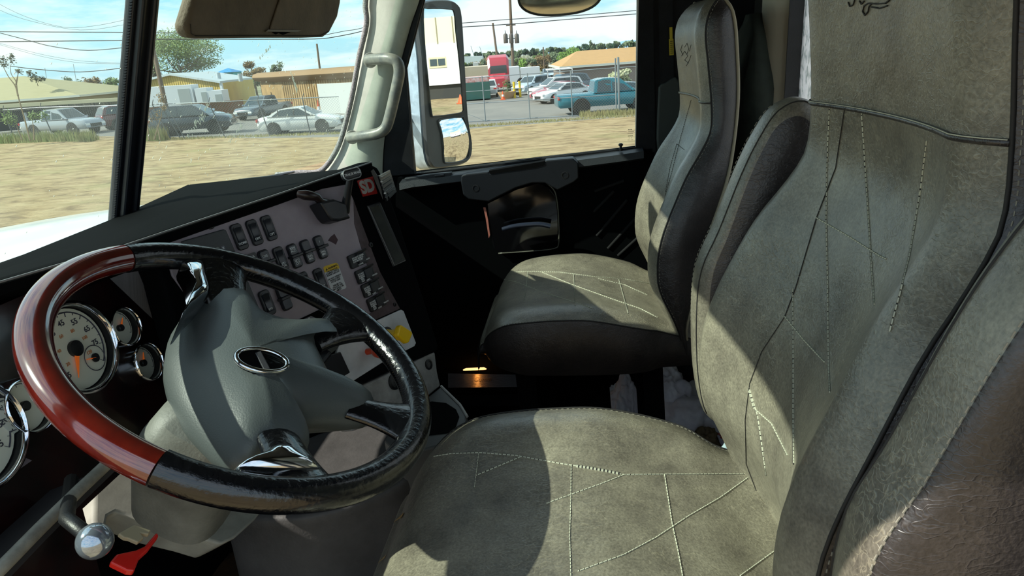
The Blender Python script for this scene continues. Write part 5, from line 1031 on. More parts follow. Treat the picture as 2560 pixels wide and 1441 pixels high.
def leaves(m, c, rx, ry, rz, n, s, rnd, shell=.45):
    for i in range(n):
        d = V((rnd.gauss(0, 1), rnd.gauss(0, 1), rnd.gauss(0, 1))).normalized() * (shell + (1 - shell) * rnd.random()); p = V(c) + V((d.x * rx, d.y * ry, d.z * rz))
        a = V((rnd.uniform(-1, 1), rnd.uniform(-1, 1), rnd.uniform(-1, 1))).normalized(); b = a.orthogonal().normalized(); k = s * rnd.uniform(.6, 1.3); m.quad(p - a * k * .5, p + b * k * .3, p + a * k * .5, p - b * k * .3)
rnd = random.Random(9); m = MB(); leaves(m, P + V((0, 0, 1.1)), .4, .4, .6, 120, .18, rnd); m.build('shrub', LEAF, r)
for px, py in ((1287, 245), (1301, 243)):
    P = G(px, py); o = (lambda m: m.build('bollard', mat('bollard_yellow', (.75, .50, .02), .5), smooth=60))(MB().cyl(P, P + V((0, 0, 1.45)), .11)); tag(o, 'yellow steel bollard, the %s of the pair in the yard' % ('left' if px < 1290 else 'right'), 'bollard', 'yellow bollards')
P = G(1258, 249)
CONE = mat('cone_orange', (.80, .12, .03), .5)
def cone(P, lb, h=.75):
    r = thing('traffic_cone', lb, 'traffic cone', P, 'traffic cones'); m = MB(); m.lathe(P, (0, 0, 1), [(.17, .04), (.03, h), (0, h)]); m.build('cone_body', CONE, r, smooth=40); m = MB(); m.box(P + V((0, 0, .02)), (.45, .45, .05)); m.build('cone_base', CONE, r)
    m = MB(); m.lathe(P, (0, 0, 1), [(.125, .28 * h / .75), (.09, .45 * h / .75)]); m.build('collar', WHITE, r)
cone(P, 'orange cone beside the round planter'); cone(G(800, 291), 'tall orange cone in front of the grey roller door', 1.3)
# ---- buildings
def bld(D, x0, x1, ytl, ytr, depth, mt, nm, label, D2=None, roofm=None, lift=0.0):
    A, B = GD(x0, D), GD(x1, D2 or D); A.z = B.z = min(A.z, B.z) - .1; za, zb = zat(x0, ytl, A), zat(x1, ytr, B); bk = (B - A).cross(V((0, 0, 1))); bk.z = 0; bk.normalize()
    if bk.dot(FH) < 0: bk = -bk
    r = thing(nm, label, 'building', A.lerp(B, .5)); m = MB(); m.slab([A, B, V((B.x, B.y, zb)), V((A.x, A.y, za))], bk * depth); m.build('wall', mt, r); return r, A, B, za, zb, bk
YW = mat('yellow_siding', (.52, .37, .09), .7, var=.1, vscale=.5); TW = mat('tan_wall', (.34, .22, .10), .75, var=.3, vscale=.7); GRF = mat('grey_metal_roof', (.42, .47, .50), .45)
A, C_, B = GD(300, 70), GD(548, 66), GD(628, 82); zg = A.z - .1
for P in (A, B, C_): P.z = zg
r = thing('warehouse', 'yellow metal warehouse with grey gable roof behind the fence', 'building', C_)
Rg = A.lerp(C_, (432 - 300) / 248); zA, zR, zC, zB = zat(300, 218, A), zat(432, 188, Rg), zat(548, 207, C_), zat(628, 199, B); zC = (zC + zB) / 2
bk = B - C_; Rb = Rg + bk; Ab = A + bk
T = lambda P, z: V((P.x, P.y, z))
m = MB(); m.poly(A, C_, T(C_, zC), T(Rg, zR), T(A, zA)); m.poly(C_, B, T(B, zC), T(C_, zC)); m.poly(A, Ab, T(Ab, zA), T(A, zA)); m.build('wall', YW, r)
m = MB(); ov = -bk.normalized() * .4; m.slab([T(Rg, zR) + ov, T(C_, zC) + ov, T(B, zC), T(Rb, zR)], (0, 0, .18)); m.slab([T(Rg, zR) + ov, T(A, zA) + ov, T(Ab, zA), T(Rb, zR)], (0, 0, .18)); m.build('roof', GRF, r)
n_ = (C_ - A); m = MB(); side = (C_ - A).normalized(); nrm = -V((side.y, -side.x, 0)); 
if nrm.dot(CAM - A) < 0: nrm = -nrm
for i in range(46):
    P = A.lerp(C_, i / 46); zt = zA + (zR - zA) * min(1, (i / 46) / (132 / 248)) if i / 46 < 132 / 248 else zR + (zC - zR) * ((i / 46) - 132 / 248) / (1 - 132 / 248)
    m.bar(P + nrm * .01, T(P, zt) + nrm * .01, .04, .03)
m.build('siding_rib', mat('siding_rib', (.42, .30, .07), .7), r); m = MB(); m.bar(C_ + nrm * .05, T(C_, zC) + nrm * .05, .22); m.build('downpipe', WTR, r)
for px, py in ((545, 190), (598, 192)): P = GD(px, 70); m = MB(); m.cyl(T(P, zat(px, py + 12, P)), T(P, zat(px, py - 8, P)), .2); m.build('roof_vent', GRF, r)
for i, (x0, x1, yt, yb, lb) in enumerate(((345, 472, 220, 262, 'long white office trailer beside the yellow warehouse'), (478, 508, 222, 258, 'tall white shed between the two white trailers'), (508, 545, 228, 252, 'short white trailer at the warehouse corner'))):
    A, B = GD(x0, 61.5), GD(x1, 61.5); r = thing('office_trailer', lb, 'trailer', A.lerp(B, .5), 'white trailers by the warehouse'); zt, zb_ = zat(x0, yt, A), zat(x1, yt - .06 * (x1 - x0), B); B.z = A.z
    m = MB(); m.slab([T(A, A.z), T(B, A.z), T(B, zb_), T(A, zt)], FH * 1.5); m.build('body', WTR, r)
    m = MB(); q0, q1 = A.lerp(B, .72 if i == 0 else .5), A.lerp(B, .95); m.slab([T(q0, zt - 2.2), T(q1, zt - 2.2), T(q1, zt - .35), T(q0, zt - .35)], FH * -.03); m.build('door_panel', mat('grey_door', (.35, .38, .38), .6), r)
A, B = GD(335, 57), GD(592, 60); r = thing('rusty_wall', 'rust-red sheet metal fence wall in front of the warehouse', 'wall', A.lerp(B, .5)); m = MB()
m.slab([A, B, T(B, zat(592, 250, B)), T(A, zat(335, 272, A))], FH * .15); m.build('sheet', mat('rust_sheet', (.24, .08, .03), .8, var=.6, vscale=.8, col2=(.13, .08, .04)), r)
# tan building with the mansard edge and roller door
A, C_, B = GD(645, 74), GD(700, 66), GD(905, 57); r = thing('tan_workshop', 'tan ribbed workshop with rounded roof edge and grey roller door', 'building', C_)
zt = zat(700, 200, C_); A.z = B.z = C_.z = min(A.z, B.z, C_.z) - .05; bk = (A - C_)
m = MB(); m.slab([A, C_, B, B + bk], (0, 0, zt - C_.z)); m.build('wall', TW, r)
sd_ = (B - C_).normalized(); nr = V((sd_.y, -sd_.x, 0)); 
if nr.dot(CAM - C_) < 0: nr = -nr
m = MB(); rib = m
for i in range(34): P = C_.lerp(B, i / 34) + nr * .01; m.bar(P, T(P, zt), .08, .04)
m.build('wall_rib', mat('tan_rib', (.30, .17, .06), .75), r)
zm = zat(640, 182, A); zl = zt
al = (C_ - A).normalized(); nl = V((al.y, -al.x, 0)); nl = nl if nl.dot(CAM - A) > 0 else -nl
m = MB(); rg = []
zu = zat(700, 183, C_)
for P, n2 in ((A, nl), (C_, (nl + nr).normalized()), (B, nr)): rg.append([T(P, zl - .2), T(P, zl) + n2 * .5, T(P, (zl + zu) / 2) + n2 * .75, T(P, zu) + n2 * .6, T(P, zu + .15) + n2 * .1, T(P, zu + .15) - n2 * 1.5])
m.loft(rg, closed=False); m.build('mansard_edge', mat('tan_fascia', (.24, .14, .06), .7), r, smooth=60)
q0, q1 = C_.lerp(B, .46), C_.lerp(B, .98); m = MB(); m.slab([T(q0, C_.z), T(q1, C_.z), T(q1, zt - .5), T(q0, zt - .5)], nr * .08); m.build('roller_door', mat('roller_door_grey', (.52, .54, .55), .5), r)
# hip roofed houses
def hip(D, x0, x1, ye, yr, rx0, rx1, depth, roofm, wallm, nm, lb, D2=None):
    A, B = GD(x0, D), GD(x1, D2 or D); A.z = B.z = min(A.z, B.z); ze = (zat(x0, ye, A) + zat(x1, ye - .075 * (x1 - x0), B)) / 2; sd = (B - A); bk = V((-sd.y, sd.x, 0)).normalized(); bk = bk if bk.dot(FH) > 0 else -bk
    L_ = sd.length; c = [A, B, B + bk * depth, A + bk * depth]; r = thing(nm, lb, 'building', A.lerp(B, .5)); ins = sd.normalized() * .5
    m = MB(); m.slab([A + ins + bk * .4, B - ins + bk * .4, B - ins + bk * (depth - .4), A + ins + bk * (depth - .4)], (0, 0, ze - A.z)); m.build('wall', wallm, r)
    Mf = A + bk * depth / 2; r0, r1 = A.lerp(B, rx0) + bk * depth / 2, A.lerp(B, rx1) + bk * depth / 2; zr = zat(x0 + (x1 - x0) * (rx0 + rx1) / 2, yr, r0.lerp(r1, .5)); r0, r1 = T(r0, zr), T(r1, zr); e = [T(p, ze) for p in c]
    m = MB(); m.poly(e[0], e[1], r1, r0); m.poly(e[1], e[2], r1); m.poly(e[2], e[3], r0, r1); m.poly(e[3], e[0], r0); m.poly(*[p - V((0, 0, .02)) for p in e]); m.build('roof', roofm, r)
    m = MB()
    for i in range(4): m.bar(T(c[i], ze), T(c[(i + 1) % 4], ze), .12, .22)
    m.build('fascia', mat('pale_fascia', (.55, .56, .50), .6), r); return r
hip(78, -230, 192, 272, 203, .1, .42, 16, mat('olive_tan_roof', (.34, .30, .17), .85, var=.08, vscale=3, stretch=(.2, .2, 8)), mat('tan_house_wall', (.30, .26, .15), .8), 'low_house', 'low house with pale olive hip roof at the far left')
hip(72, 1398, 1760, 170, 118, .18, .80, 15, mat('orange_shingle_roof', (.43, .25, .10), .85, var=.1, vscale=3), mat('brown_grey_wall', (.26, .20, .17), .8), 'long_house', 'long low house with orange shingle hip roof at right')
# carport: long cream roof slab over the cars at far left
A, B = GD(-120, 60), GD(294, 65); za, zb_ = zat(-120, 269, A), zat(294, 245, B); r = thing('carport', 'long carport with cream flat roof edge behind the silver pickup', 'carport', A.lerp(B, .5))
m = MB(); m.slab([T(A, za - .58), T(B, zb_ - .58), T(B, zb_), T(A, za)], FH * .5); m.build('roof_edge', mat('cream_fascia', (.66, .58, .38), .6), r)
m = MB(); m.slab([T(A, za - .6), T(B, zb_ - .6), T(B, zb_ - .6) + FH * 4.5, T(A, za - .6) + FH * 4.5], (0, 0, .3)); m.build('roof_slab', mat('carport_under_shade', (.05, .06, .07), .8), r)
m = MB(); m.slab([T(A, A.z) + FH * 4, T(B, B.z) + FH * 4, T(B, zb_ - .6) + FH * 4, T(A, za - .6) + FH * 4], FH * .2); m.build('under_shade', mat('carport_under_shade', (.05, .06, .07), .8), r)  # dark sheet stands for the shade beneath the carport roof
for t in (.1, .35, .6, .85): P = A.lerp(B, t) + FH * .6; P.z = terr(P.x, P.y); m = MB(); m.bar(P, T(P, za + (zb_ - za) * t - .8), .15); m.build('post', WTR, r)
bld(95, 1150, 1222, 170, 165, 10, mat('beige_siding', (.46, .38, .27), .7), 'beige_shed', 'beige ribbed shed behind the green dumpster')
bld(150, 1240, 1300, 150, 148, 10, mat('grey_green_roof', (.25, .32, .33), .7), 'grey_warehouse', 'low grey-green warehouse roof behind the transformer pole')
bld(170, 1150, 1205, 142, 140, 12, mat('pale_warehouse', (.55, .60, .62), .7), 'pale_warehouse', 'pale distant warehouse near the mirror edge')
r = thing('blue_pavilion', 'small bright blue pointed roof above the warehouse', 'building', GD(575, 105)); P = GD(572, 105); zt = zat(572, 170, P); zb_ = zat(572, 181, P)
m = MB(); m.lathe(T(P, zb_), (0, 0, 1), [(2.1, 0), (0, zt - zb_)], 4); m.build('roof', mat('bright_blue_roof', (.03, .25, .55), .5), r); m = MB(); m.box((P.x, P.y, (zb_ + P.z) / 2), (2.6, 2.6, zb_ - P.z)); m.build('body', mat('teal_wall', (.05, .35, .38), .6), r)
bld(87, 612, 636, 246, 244, 6, WTR, 'white_shed', 'small white shed between warehouse and tan workshop')
# white building behind, seen in the mirror
# ---- trees
BARK = mat('bark', (.10, .075, .05), .9)
def tree(px, D, ytop, ybot, wpx, label, leafm, n, seed, ls=None, trunk=True, group=None, nm='tree', blobs=9, dens=1.0, bare=False):
    P = GD(px, D); rnd = random.Random(seed); k = D / FPX; zt, zb_ = zat(px, ytop, P), zat(px, ybot, P); rx = wpx * k / 2; h = zt - zb_; ls = ls or max(.16, 4.6 * k); n = int(n * 2.6)
    r = thing(nm, label, 'tree', P, group); m = MB(); cz = (zt + zb_) / 2
    for b in range(blobs):
        a = rnd.random() * 2 * PI; rr = rnd.random() ** .5 * .62; t = rnd.uniform(-.55, .62); sh = math.sqrt(max(.1, 1 - t * t)); c = V((P.x, P.y, cz)) + (RH * math.cos(a) + FH * math.sin(a)) * rx * rr * sh + V((0, 0, t * h / 2)); s = rnd.uniform(.26, .44)
        leaves(m, c, rx * s, rx * s, h * s * .55, int(n / blobs), ls, rnd, .25)
    m.build('foliage', leafm, r)
    m = MB()
    if trunk:
        base = P.copy(); z0 = P.z; m.tube([T(P, z0), T(P, z0 + (zb_ - z0) * .6 + .3), T(P, zb_ + h * .25)], [.02 * h + .1, .017 * h + .08, .012 * h + .03], 7)
        for b in range(14):
            a = rnd.random() * 2 * PI; e = V((P.x, P.y, 0)) + (RH * math.cos(a) + FH * math.sin(a)) * rx * rnd.uniform(.4, .9); e.z = zb_ + h * rnd.uniform(.3, .85); s = T(P, zb_ + h * rnd.uniform(-.05, .25)); mid = s.lerp(e, .5) + V((0, 0, -.08 * h)); m.tube([s, mid, e], [.008 * h + .03, .005 * h + .02, .01], 5)
        m.build('trunk', BARK, r)
    else: m.b.free()
    return r
LG1 = mat('leaf_spring_green', (.08, .135, .035), .7, var=.6, vscale=.5, col2=(.20, .27, .07)); LG2 = mat('leaf_dusty_green', (.09, .13, .07), .8, var=.5, vscale=.5, col2=(.17, .21, .11)); LBr = mat('leaf_russet', (.14, .09, .035), .8, var=.5, vscale=.5, col2=(.24, .16, .06)); LBt = mat('leaf_bright', (.10, .19, .02), .7, var=.5, vscale=.4, col2=(.20, .33, .05)); LDk = mat('leaf_dark', (.02, .05, .025), .8, var=.5, vscale=.5)
tree(455, 97, 60, 200, 245, 'big spreading green tree towering behind the yellow warehouse', LG1, 5200, 1, blobs=26)
tree(380, 100, 120, 235, 70, 'brownish tree at the left side of the leaning utility pole', LBr, 900, 11, blobs=7)
tree(632, 95, 150, 200, 70, 'bare-twigged russet tree left of the tan workshop', LBr, 700, 2); tree(692, 95, 152, 200, 44, 'small green tree above the left end of the tan workshop roof', LG2, 500, 3)
tree(180, 108, 185, 262, 62, 'soft green tree beside the hip-roofed house', LG2, 900, 4); tree(232, 112, 186, 258, 66, 'russet-topped tree left of the windshield divider', LBr, 900, 5); tree(278, 106, 190, 255, 50, 'green tree at the edge of the windshield divider', LG1, 700, 6)
tree(1222, 120, 140, 185, 62, 'round russet tree above the red tractor', LBr, 800, 12); tree(1305, 118, 138, 180, 36, 'small bright tree between the poles', LBt, 500, 13); tree(1345, 125, 134, 182, 60, 'broad russet tree right of the transformer pole', LBr, 900, 14)
tree(1395, 114, 120, 180, 62, 'dark green tree left of the bright green one', LG2, 900, 15); tree(1432, 92, 114, 182, 88, 'large bright green tree left of the orange roof', LBt, 1500, 16, blobs=12); tree(1480, 140, 100, 125, 16, 'small round tree standing above the orange roofline', LG2, 200, 17)
tree(1555, 56, 172, 214, 76, 'pale flowering bush in front of the brown house wall', mat('leaf_cream', (.36, .38, .20), .8, var=.5, vscale=.8, col2=(.55, .55, .38)), 1400, 18, trunk=False, nm='flowering_bush', ls=.22)
rnd = random.Random(77)
for i in range(40):
    px = 1160 + i * 11.3 + rnd.uniform(-2, 2); y0 = 229 - .075 * px
    tree(px, 225 + 38 * (i % 3) + rnd.uniform(-4, 4), y0 - rnd.uniform(2, 9), y0 + rnd.uniform(6, 14), rnd.uniform(20, 30), 'dark green tree in the hazy far tree line', LDk if i % 2 else LG2, 110, 100 + i, ls=1.3, blobs=5, group='far tree line', nm='far_tree')
rnd = random.Random(31); MT = [LG1, LG2, LBr, LBt, LG2, LBr]
for i in range(30):
    px = (1165 + i * 10.2 if i < 22 else 560 + (i - 22) * 14) + rnd.uniform(-4, 4); y0 = 229 - .075 * px; D = 108 + 26 * (i % 4) + rnd.uniform(-3, 3)
    tree(px, D, y0 + rnd.uniform(3, 16), y0 + rnd.uniform(30, 40), rnd.uniform(24, 44), 'small tree among the roofs in the middle distance', MT[i % 6], 260, 300 + i, blobs=6, group='middle distance trees', nm='distant_tree')
for i, (px, w, D, c) in enumerate(((1180, 26, 122, (.5, .5, .5)), (1255, 34, 172, (.42, .46, .46)), (1330, 30, 170, (.40, .22, .18)), (1405, 30, 205, (.5, .42, .3)), (1455, 26, 190, (.45, .45, .44)), (1530, 30, 200, (.48, .30, .18)), (1570, 24, 185, (.5, .5, .48)))):
    y0 = 229 - .075 * px; bld(D, px, px + w, y0 + 17, y0 + 15, 8, mat('distant_wall_%s' % 'abcdefg'[i], c, .8), 'distant_building', 'low %s building among the distant trees' % ('white', 'grey-green', 'reddish', 'cream', 'pale grey', 'orange-roofed', 'off-white')[i])
# hills
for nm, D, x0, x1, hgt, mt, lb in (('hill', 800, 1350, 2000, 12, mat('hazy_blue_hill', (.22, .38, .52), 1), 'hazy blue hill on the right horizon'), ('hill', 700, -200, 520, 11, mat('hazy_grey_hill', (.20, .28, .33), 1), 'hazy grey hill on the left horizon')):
    A, B = GD(x0, D), GD(x1, D); rg = []
    for i in range(25):
        P = A.lerp(B, i / 24); h = hgt * (.5 + .5 * math.sin(i * .9) * .3 + .35 * noise.noise(V((i * .35, D, 0)))) * min(1, i / 5, (24 - i) / 3 + .3)
        rg.append([P - FH * 40 + V((0, 0, -1)), P + V((0, 0, h)), P + FH * 60 + V((0, 0, -1))])
    m = MB(); m.loft(rg, closed=False); o = m.build(nm, mt); tag(o, lb, 'hill')
# ---- fence
GALV = mat('galvanized_steel', (.24, .27, .29), .5, .5); DKP = mat('dark_post', (.09, .10, .11), .6)
FL = [(-60, 362), (40, 357), (138, 351), (270, 350), (440, 349), (560, 345), (690, 340), (800, 336), (905, 330), (1100, 312), (1215, 304), (1325, 298), (1431, 292), (1546, 284), (1640, 279)]
def fpost(px, py, h, lb, rad=.035, lean=0, m_=None, arm=True, grp='chain-link fence posts'):
    P = G(px, py); r = thing('fence_post', lb, 'fence post', P, grp); m = MB(); top = P + V((0, 0, h)) - RH * lean; m.tube([P, top], rad, 8); 
    if arm: m.tube([top, top + V((0, 0, .28)) + RH * .12], rad * .6, 6)
    m.build('post', m_ or GALV, r, smooth=60); return P, top
pp = []
for px, py, lean, lb in ((40, 357, .2, 'leftmost leaning fence post in the weeds'), (138, 351, .35, 'leaning fence post in front of the silver pickup'), (418, 349, .75, 'left of the leaning posts in front of the navy SUV'), (428, 349, .65, 'second of the leaning posts in front of the navy SUV'), (452, 348, .75, 'third of the leaning posts in front of the navy SUV'), (462, 348, .65, 'rightmost of the leaning posts in front of the navy SUV'), (563, 345, .55, 'fence post between the navy SUV and the white sedan'),
                        (675, 320, .35, 'fence post in front of the white sedan trunk'), (776, 336, .12, 'fence post in front of the white sedan hood')):
    pp.append(fpost(px, py if px != 675 else 340, 2.15, lb, lean=lean, m_=DKP, arm=px != 452))
r = thing('chain_link_fence', 'chain-link fence with top rail across the view, left part', 'fence', pp[0][0]); tops = [p[1] for p in pp if True]
m = MB(); sel = [pp[0], pp[1], pp[2], pp[5], pp[6], pp[7], pp[8]]; m.tube([p[1] for p in sel] + [G(860, 333) + V((0, 0, 2.15))], .028, 6); m.build('top_rail', GALV, r)
def links(m, A, B, C0, D0, st=.16, w=.010):           # A,B bottom; C0,D0 top
    L_ = (B - A).length; H_ = (C0 - A).length; n = int(L_ / st)
    f = lambda u, v: A.lerp(B, u).lerp(C0.lerp(D0, u), v)
    du = H_ / L_
    for i in range(-int(H_ / st), n + int(H_ / st) + 1):
        for sg in (1, -1):
            u0 = i / n; u1 = u0 + sg * du; v0, v1 = 0, 1
            if u0 < 0: v0 = (0 - u0) / (u1 - u0) if u1 > u0 else 2; u0 = 0
            if u0 > 1: v0 = (1 - u0) / (u1 - u0) if u1 < u0 else 2; u0 = 1
            if v0 >= 1 or v0 < 0: continue
            if u1 < 0: v1 = v0 + (1 - v0) * (0 - u0) / (u1 - u0); u1 = 0
            if u1 > 1: v1 = v0 + (1 - v0) * (1 - u0) / (u1 - u0); u1 = 1
            a, b = f(u0, v0), f(u1, v1); s = V((0, 0, w / 2)); m.quad(a - s, b - s, b + s, a + s)
m = MB(); ln = sel + [(G(860, 333), G(860, 333) + V((0, 0, 2.15)))]
for (a, ta), (b, tb_) in zip(ln, ln[1:]): links(m, a, b, ta, tb_)
m.build('wire_mesh', GALV, r)
rp = []
for px, py, rad, h, lb in ((1214, 304, .035, 2.75, 'left gate post right of the mirror'), (1325, 298, .035, 2.75, 'middle gate post in front of the asphalt yard'), (1431, 292, .035, 2.75, 'thin gate post at the tail of the turquoise pickup'), (1541, 285, .045, 3.25, 'left of the two thick posts in front of the turquoise cab'), (1548, 285, .07, 3.3, 'right thick post in front of the turquoise cab')):
    rp.append(fpost(px, py, h, lb, rad=rad, arm=False))
r = thing('sliding_gate', 'grey steel pipe gate across the asphalt yard', 'gate', rp[0][0])
A0, B0 = G(1120, 309), rp[3][0]
for t, nm in ((.04, 'bottom_rail'), (.43 * 2.65, 'lower_mid_rail'), (.52 * 2.65, 'middle_rail'), (2.7, 'top_rail')):
    if nm == 'middle_rail': continue
    m = MB(); m.tube([A0 + V((0, 0, t)), B0 + V((0, 0, t))], .03, 6); m.build(nm, GALV, r)
m = MB(); m.tube([A0 + V((0, 0, 2.7 * .70)), rp[2][0] + V((0, 0, 2.7 * .70))], .022, 6); m.build('middle_rail', GALV, r)
m = MB(); m.tube([A0 + V((0, 0, 1.1)), rp[0][0] + V((0, 0, .05))], .012, 5); m.build('diagonal_brace', GALV, r)
m = MB(); E_ = G(1640, 280); links(m, rp[2][0], rp[3][0], rp[2][1], rp[2][1] + (rp[3][0] - rp[2][0])); links(m, rp[4][0], E_, rp[4][0] + V((0, 0, 2.7)), E_ + V((0, 0, 2.7))); m.build('wire_mesh', GALV, r)
m = MB(); m.tube([rp[4][0] + V((0, 0, 2.7)), E_ + V((0, 0, 2.7))], .03, 6); m.build('end_rail', GALV, r)
# ---- saplings and weeds by the fence at left
def sapling(stems, heads, lb, D, seed, nm='sapling', leafm=None, ls=.13, n=70):
    rnd = random.Random(seed); b0 = dep(stems[0][0][0], stems[0][0][1], D); r = thing(nm, lb, 'sapling', b0); m = MB()
    for st in stems: m.tube(crom([dep(x, y, D) for x, y in st], 4, False), [.05 - .038 * i / ((len(st) - 1) * 4) for i in range((len(st) - 1) * 4 + 1)], 5)
    m.build('stem', mat('sapling_bark', (.20, .15, .09), .9), r); m = MB()
    for x, y, s in heads: leaves(m, dep(x, y, D), s * D / FPX, s * D / FPX, s * D / FPX, n, ls, rnd, .2)
    m.build('foliage', leafm or mat('leaf_dark_olive', (.05, .055, .03), .7, var=.5, vscale=1, col2=(.12, .12, .05)), r)
sapling([[(75, 352), (62, 300), (45, 240), (40, 205), (28, 185), (25, 160)], [(45, 240), (38, 215), (20, 190), (3, 155)], [(40, 212), (46, 180)]], [(5, 148, 10), (26, 150, 14), (12, 162, 12), (48, 178, 9), (30, 140, 8)], 'tall forked sapling with dark leaf clusters at far left', 40, 1)
sapling([[(85, 350), (84, 320), (80, 300)], [(55, 350), (40, 310)]], [(20, 290, 18), (28, 302, 16), (92, 292, 17), (110, 288, 14), (78, 290, 12), (15, 300, 12)], 'leafy green sapling growing beside the silver pickup', 42, 2, leafm=LG1, n=110)
sapling([[(95, 215), (92, 205)]], [(82, 190, 12), (92, 200, 13), (72, 182, 8), (105, 198, 8)], 'dark bare-branched treetop above the hip roof', 75, 3, n=60, ls=.3, nm='treetop')
sapling([[(355, 350), (350, 300), (348, 262)], [(372, 350), (368, 300), (364, 250)], [(385, 350), (400, 300), (408, 262)], [(400, 350), (392, 310)], [(340, 350), (335, 300)]], [(352, 250, 10), (366, 240, 13), (398, 240, 12), (405, 252, 10), (345, 265, 10), (350, 295, 16), (375, 300, 18), (395, 290, 14), (345, 320, 14), (410, 270, 8)], 'thicket of thin saplings in front of the leaning fence posts', 41, 4, leafm=LBr, n=60)
tuft_strip(G(0, 358), G(240, 352), 1500, .8, 'weeds', 'green weeds at the foot of the fence at far left', mat('weed_green', (.16, .22, .07), .9, var=.5, vscale=1, col2=(.34, .30, .14)), .6)
tuft_strip(G(335, 352), G(420, 350), 900, .9, 'weeds', 'brown-green weeds below the leaning fence posts', MATS['weed_green'], .5)
# ---- poles and wires
WOODP = mat('utility_pole_wood', (.13, .085, .055), .9); WIRE = mat('wire_black', (.03, .03, .035), .6)
def pole(px0, D, y_top, px1, y_bot, rad, lb, arms=(), nm='utility_pole', mt=None):
    A = dep(px0, y_top, D); B = dep(px1, y_bot, D); g = GD(px1, D); d = (B - A).normalized(); B = A + d * ((A.z - g.z) / -d.z if d.z < -.1 else 5)
    r = thing(nm, lb, 'pole', B); m = MB(); m.tube([B, A], [rad, rad * .75], 10); m.build('pole', mt or WOODP, r, smooth=60); return r, A, B
pole(374, 56, 82, 415, 268, .20, 'brown wooden utility pole leaning across the view in front of the warehouse')
r, A, B = pole(1274, 95, -20, 1284, 200, .24, 'tall utility pole carrying transformers')
TR = mat('transformer_grey', (.10, .075, .06), .5)
for dx in (-14, 0, 14):
    c = dep(1278 + dx, 97, 95) - FH * .5; m = MB(); m.lathe(c + V((0, 0, -.6)), (0, 0, 1), [(.28, 0), (.31, .08), (.31, 1.1), (.2, 1.25), (0, 1.3)], 16); tt = m.build('transformer', TR, r, smooth=40)
    m = MB(); m.tube([c + V((.05, 0, .7)), c + V((.05, .02, 1.1))], [.07, .03], 6); m.build('bushing', TIRE, tt)
m = MB(); m.bar(dep(1265, 64, 95), dep(1289, 62, 95), .16); m.build('crossarm', WOODP, r)
m = MB(); m.bar(dep(1260, 97, 95) - FH * .3, dep(1294, 96, 95) - FH * .3, .12); m.build('mount_bar', GALV, r)
pole(1232, 84, 58, 1245, 160, .16, 'shorter utility pole left of the transformer pole'); pole(1358, 100, 118, 1362, 190, .12, 'thin weathered pole left of the bright green tree'); pole(792, 90, 110, 799, 168, .16, 'dark pole standing above the tan workshop')
for px, yt, yb, lb in ((112, 170, 220, 'slim lamp pole above the hip-roofed house'), (183, 160, 205, 'slim leaning mast left of the divider'), (1177, 115, 140, 'distant mast near the mirror'), (1199, 117, 140, 'second distant mast near the mirror')): pole(px, 205, yt, px + 8, yb, .10, lb, nm='mast', mt=GALV)
def wire(pts, D, lb, rad=.022, n=5):
    P = crom([dep(x, y, D) for x, y in pts], n, False); m = MB(); m.tube(P, rad, 5); o = m.build('overhead_wire', WIRE); tag(o, lb, 'wire', 'overhead wires')
wire([(-60, 79), (120, 80), (320, 81), (480, 83)], 52, 'upper straight dark wire crossing the left windshield', .03)
wire([(-60, 105), (120, 103), (320, 101), (400, 98), (640, 98), (760, 98), (900, 74), (1060, 40), (1165, 60), (1280, 63), (1600, 34)][:6], 52, 'lower straight dark wire crossing the left windshield', .035)
wire([(-40, 72), (60, 98), (130, 116), (220, 126), (320, 118)], 50, 'sagging dark wire dipping across the left windshield', .028)
wire([(25, 165), (90, 173), (200, 180), (300, 171)], 48, 'low sagging brown wire above the hip roof', .028)
wire([(-30, -5), (60, 40), (160, 68), (240, 64), (320, 48)], 60, 'thin sagging wire high in the left windshield', .014); wire([(-30, 12), (60, 48), (200, 75), (320, 60)], 60, 'second thin sagging wire high in the left windshield', .014)
wire([(-20, 103), (100, 135), (200, 152), (300, 158)], 60, 'thin pair of wires above the carport, upper one', .012); wire([(-20, 106), (100, 140), (200, 157), (300, 160)], 60, 'thin pair of wires above the carport, lower one', .012)
wire([(720, 98), (800, 97), (850, 90), (905, 78), (1000, 50)], 58, 'lower wire meeting the pale pillar', .035); wire([(800, 90), (860, 78), (905, 70), (1000, 40)], 58, 'upper wire meeting the pale pillar', .025)
wire([(1100, 60), (1165, 57), (1280, 48), (1450, 38), (1640, 22)], 60, 'upper wire crossing the passenger window', .03); wire([(1100, 71), (1165, 67), (1280, 60), (1450, 46), (1640, 31)], 60, 'lower wire crossing the passenger window', .035)
# ---- things behind the truck, seen in the mirrors
AWM = mat('aluminium_cream', (.72, .68, .48), .6); TWM = mat('trailer_bright_white', (.82, .83, .82), .5)
_h = {}
def refl(px, py, dist):
    P = MF.px(px, py, .006); d = (P - CAM).normalized(); return P + (d - 2 * d.dot(MF.n) * MF.n) * dist
c = refl(1110, 150, 44); f_ = (c - MF.px(1110, 150, .006)); f_.z = 0; f_.normalize(); s_ = V((f_.y, -f_.x, 0)); g0 = -1.3
r = thing('site_trailer', 'white and cream trailer with small window, visible in the passenger side door mirror', 'trailer', V((c.x, c.y, g0)))
zt = refl(1110, 42, 44).z; zm_ = refl(1110, 109, 44).z; zb_ = refl(1110, 212, 44).z; base = V((c.x, c.y, 0)); RO = Matrix((s_, f_, V((0, 0, 1)))).transposed()
m = MB(); m.box(base + f_ * 1.3 + V((0, 0, (zm_ + zb_) / 2)), (16, 2.6, zm_ - zb_), RO); m.build('lower_wall', TWM, r)
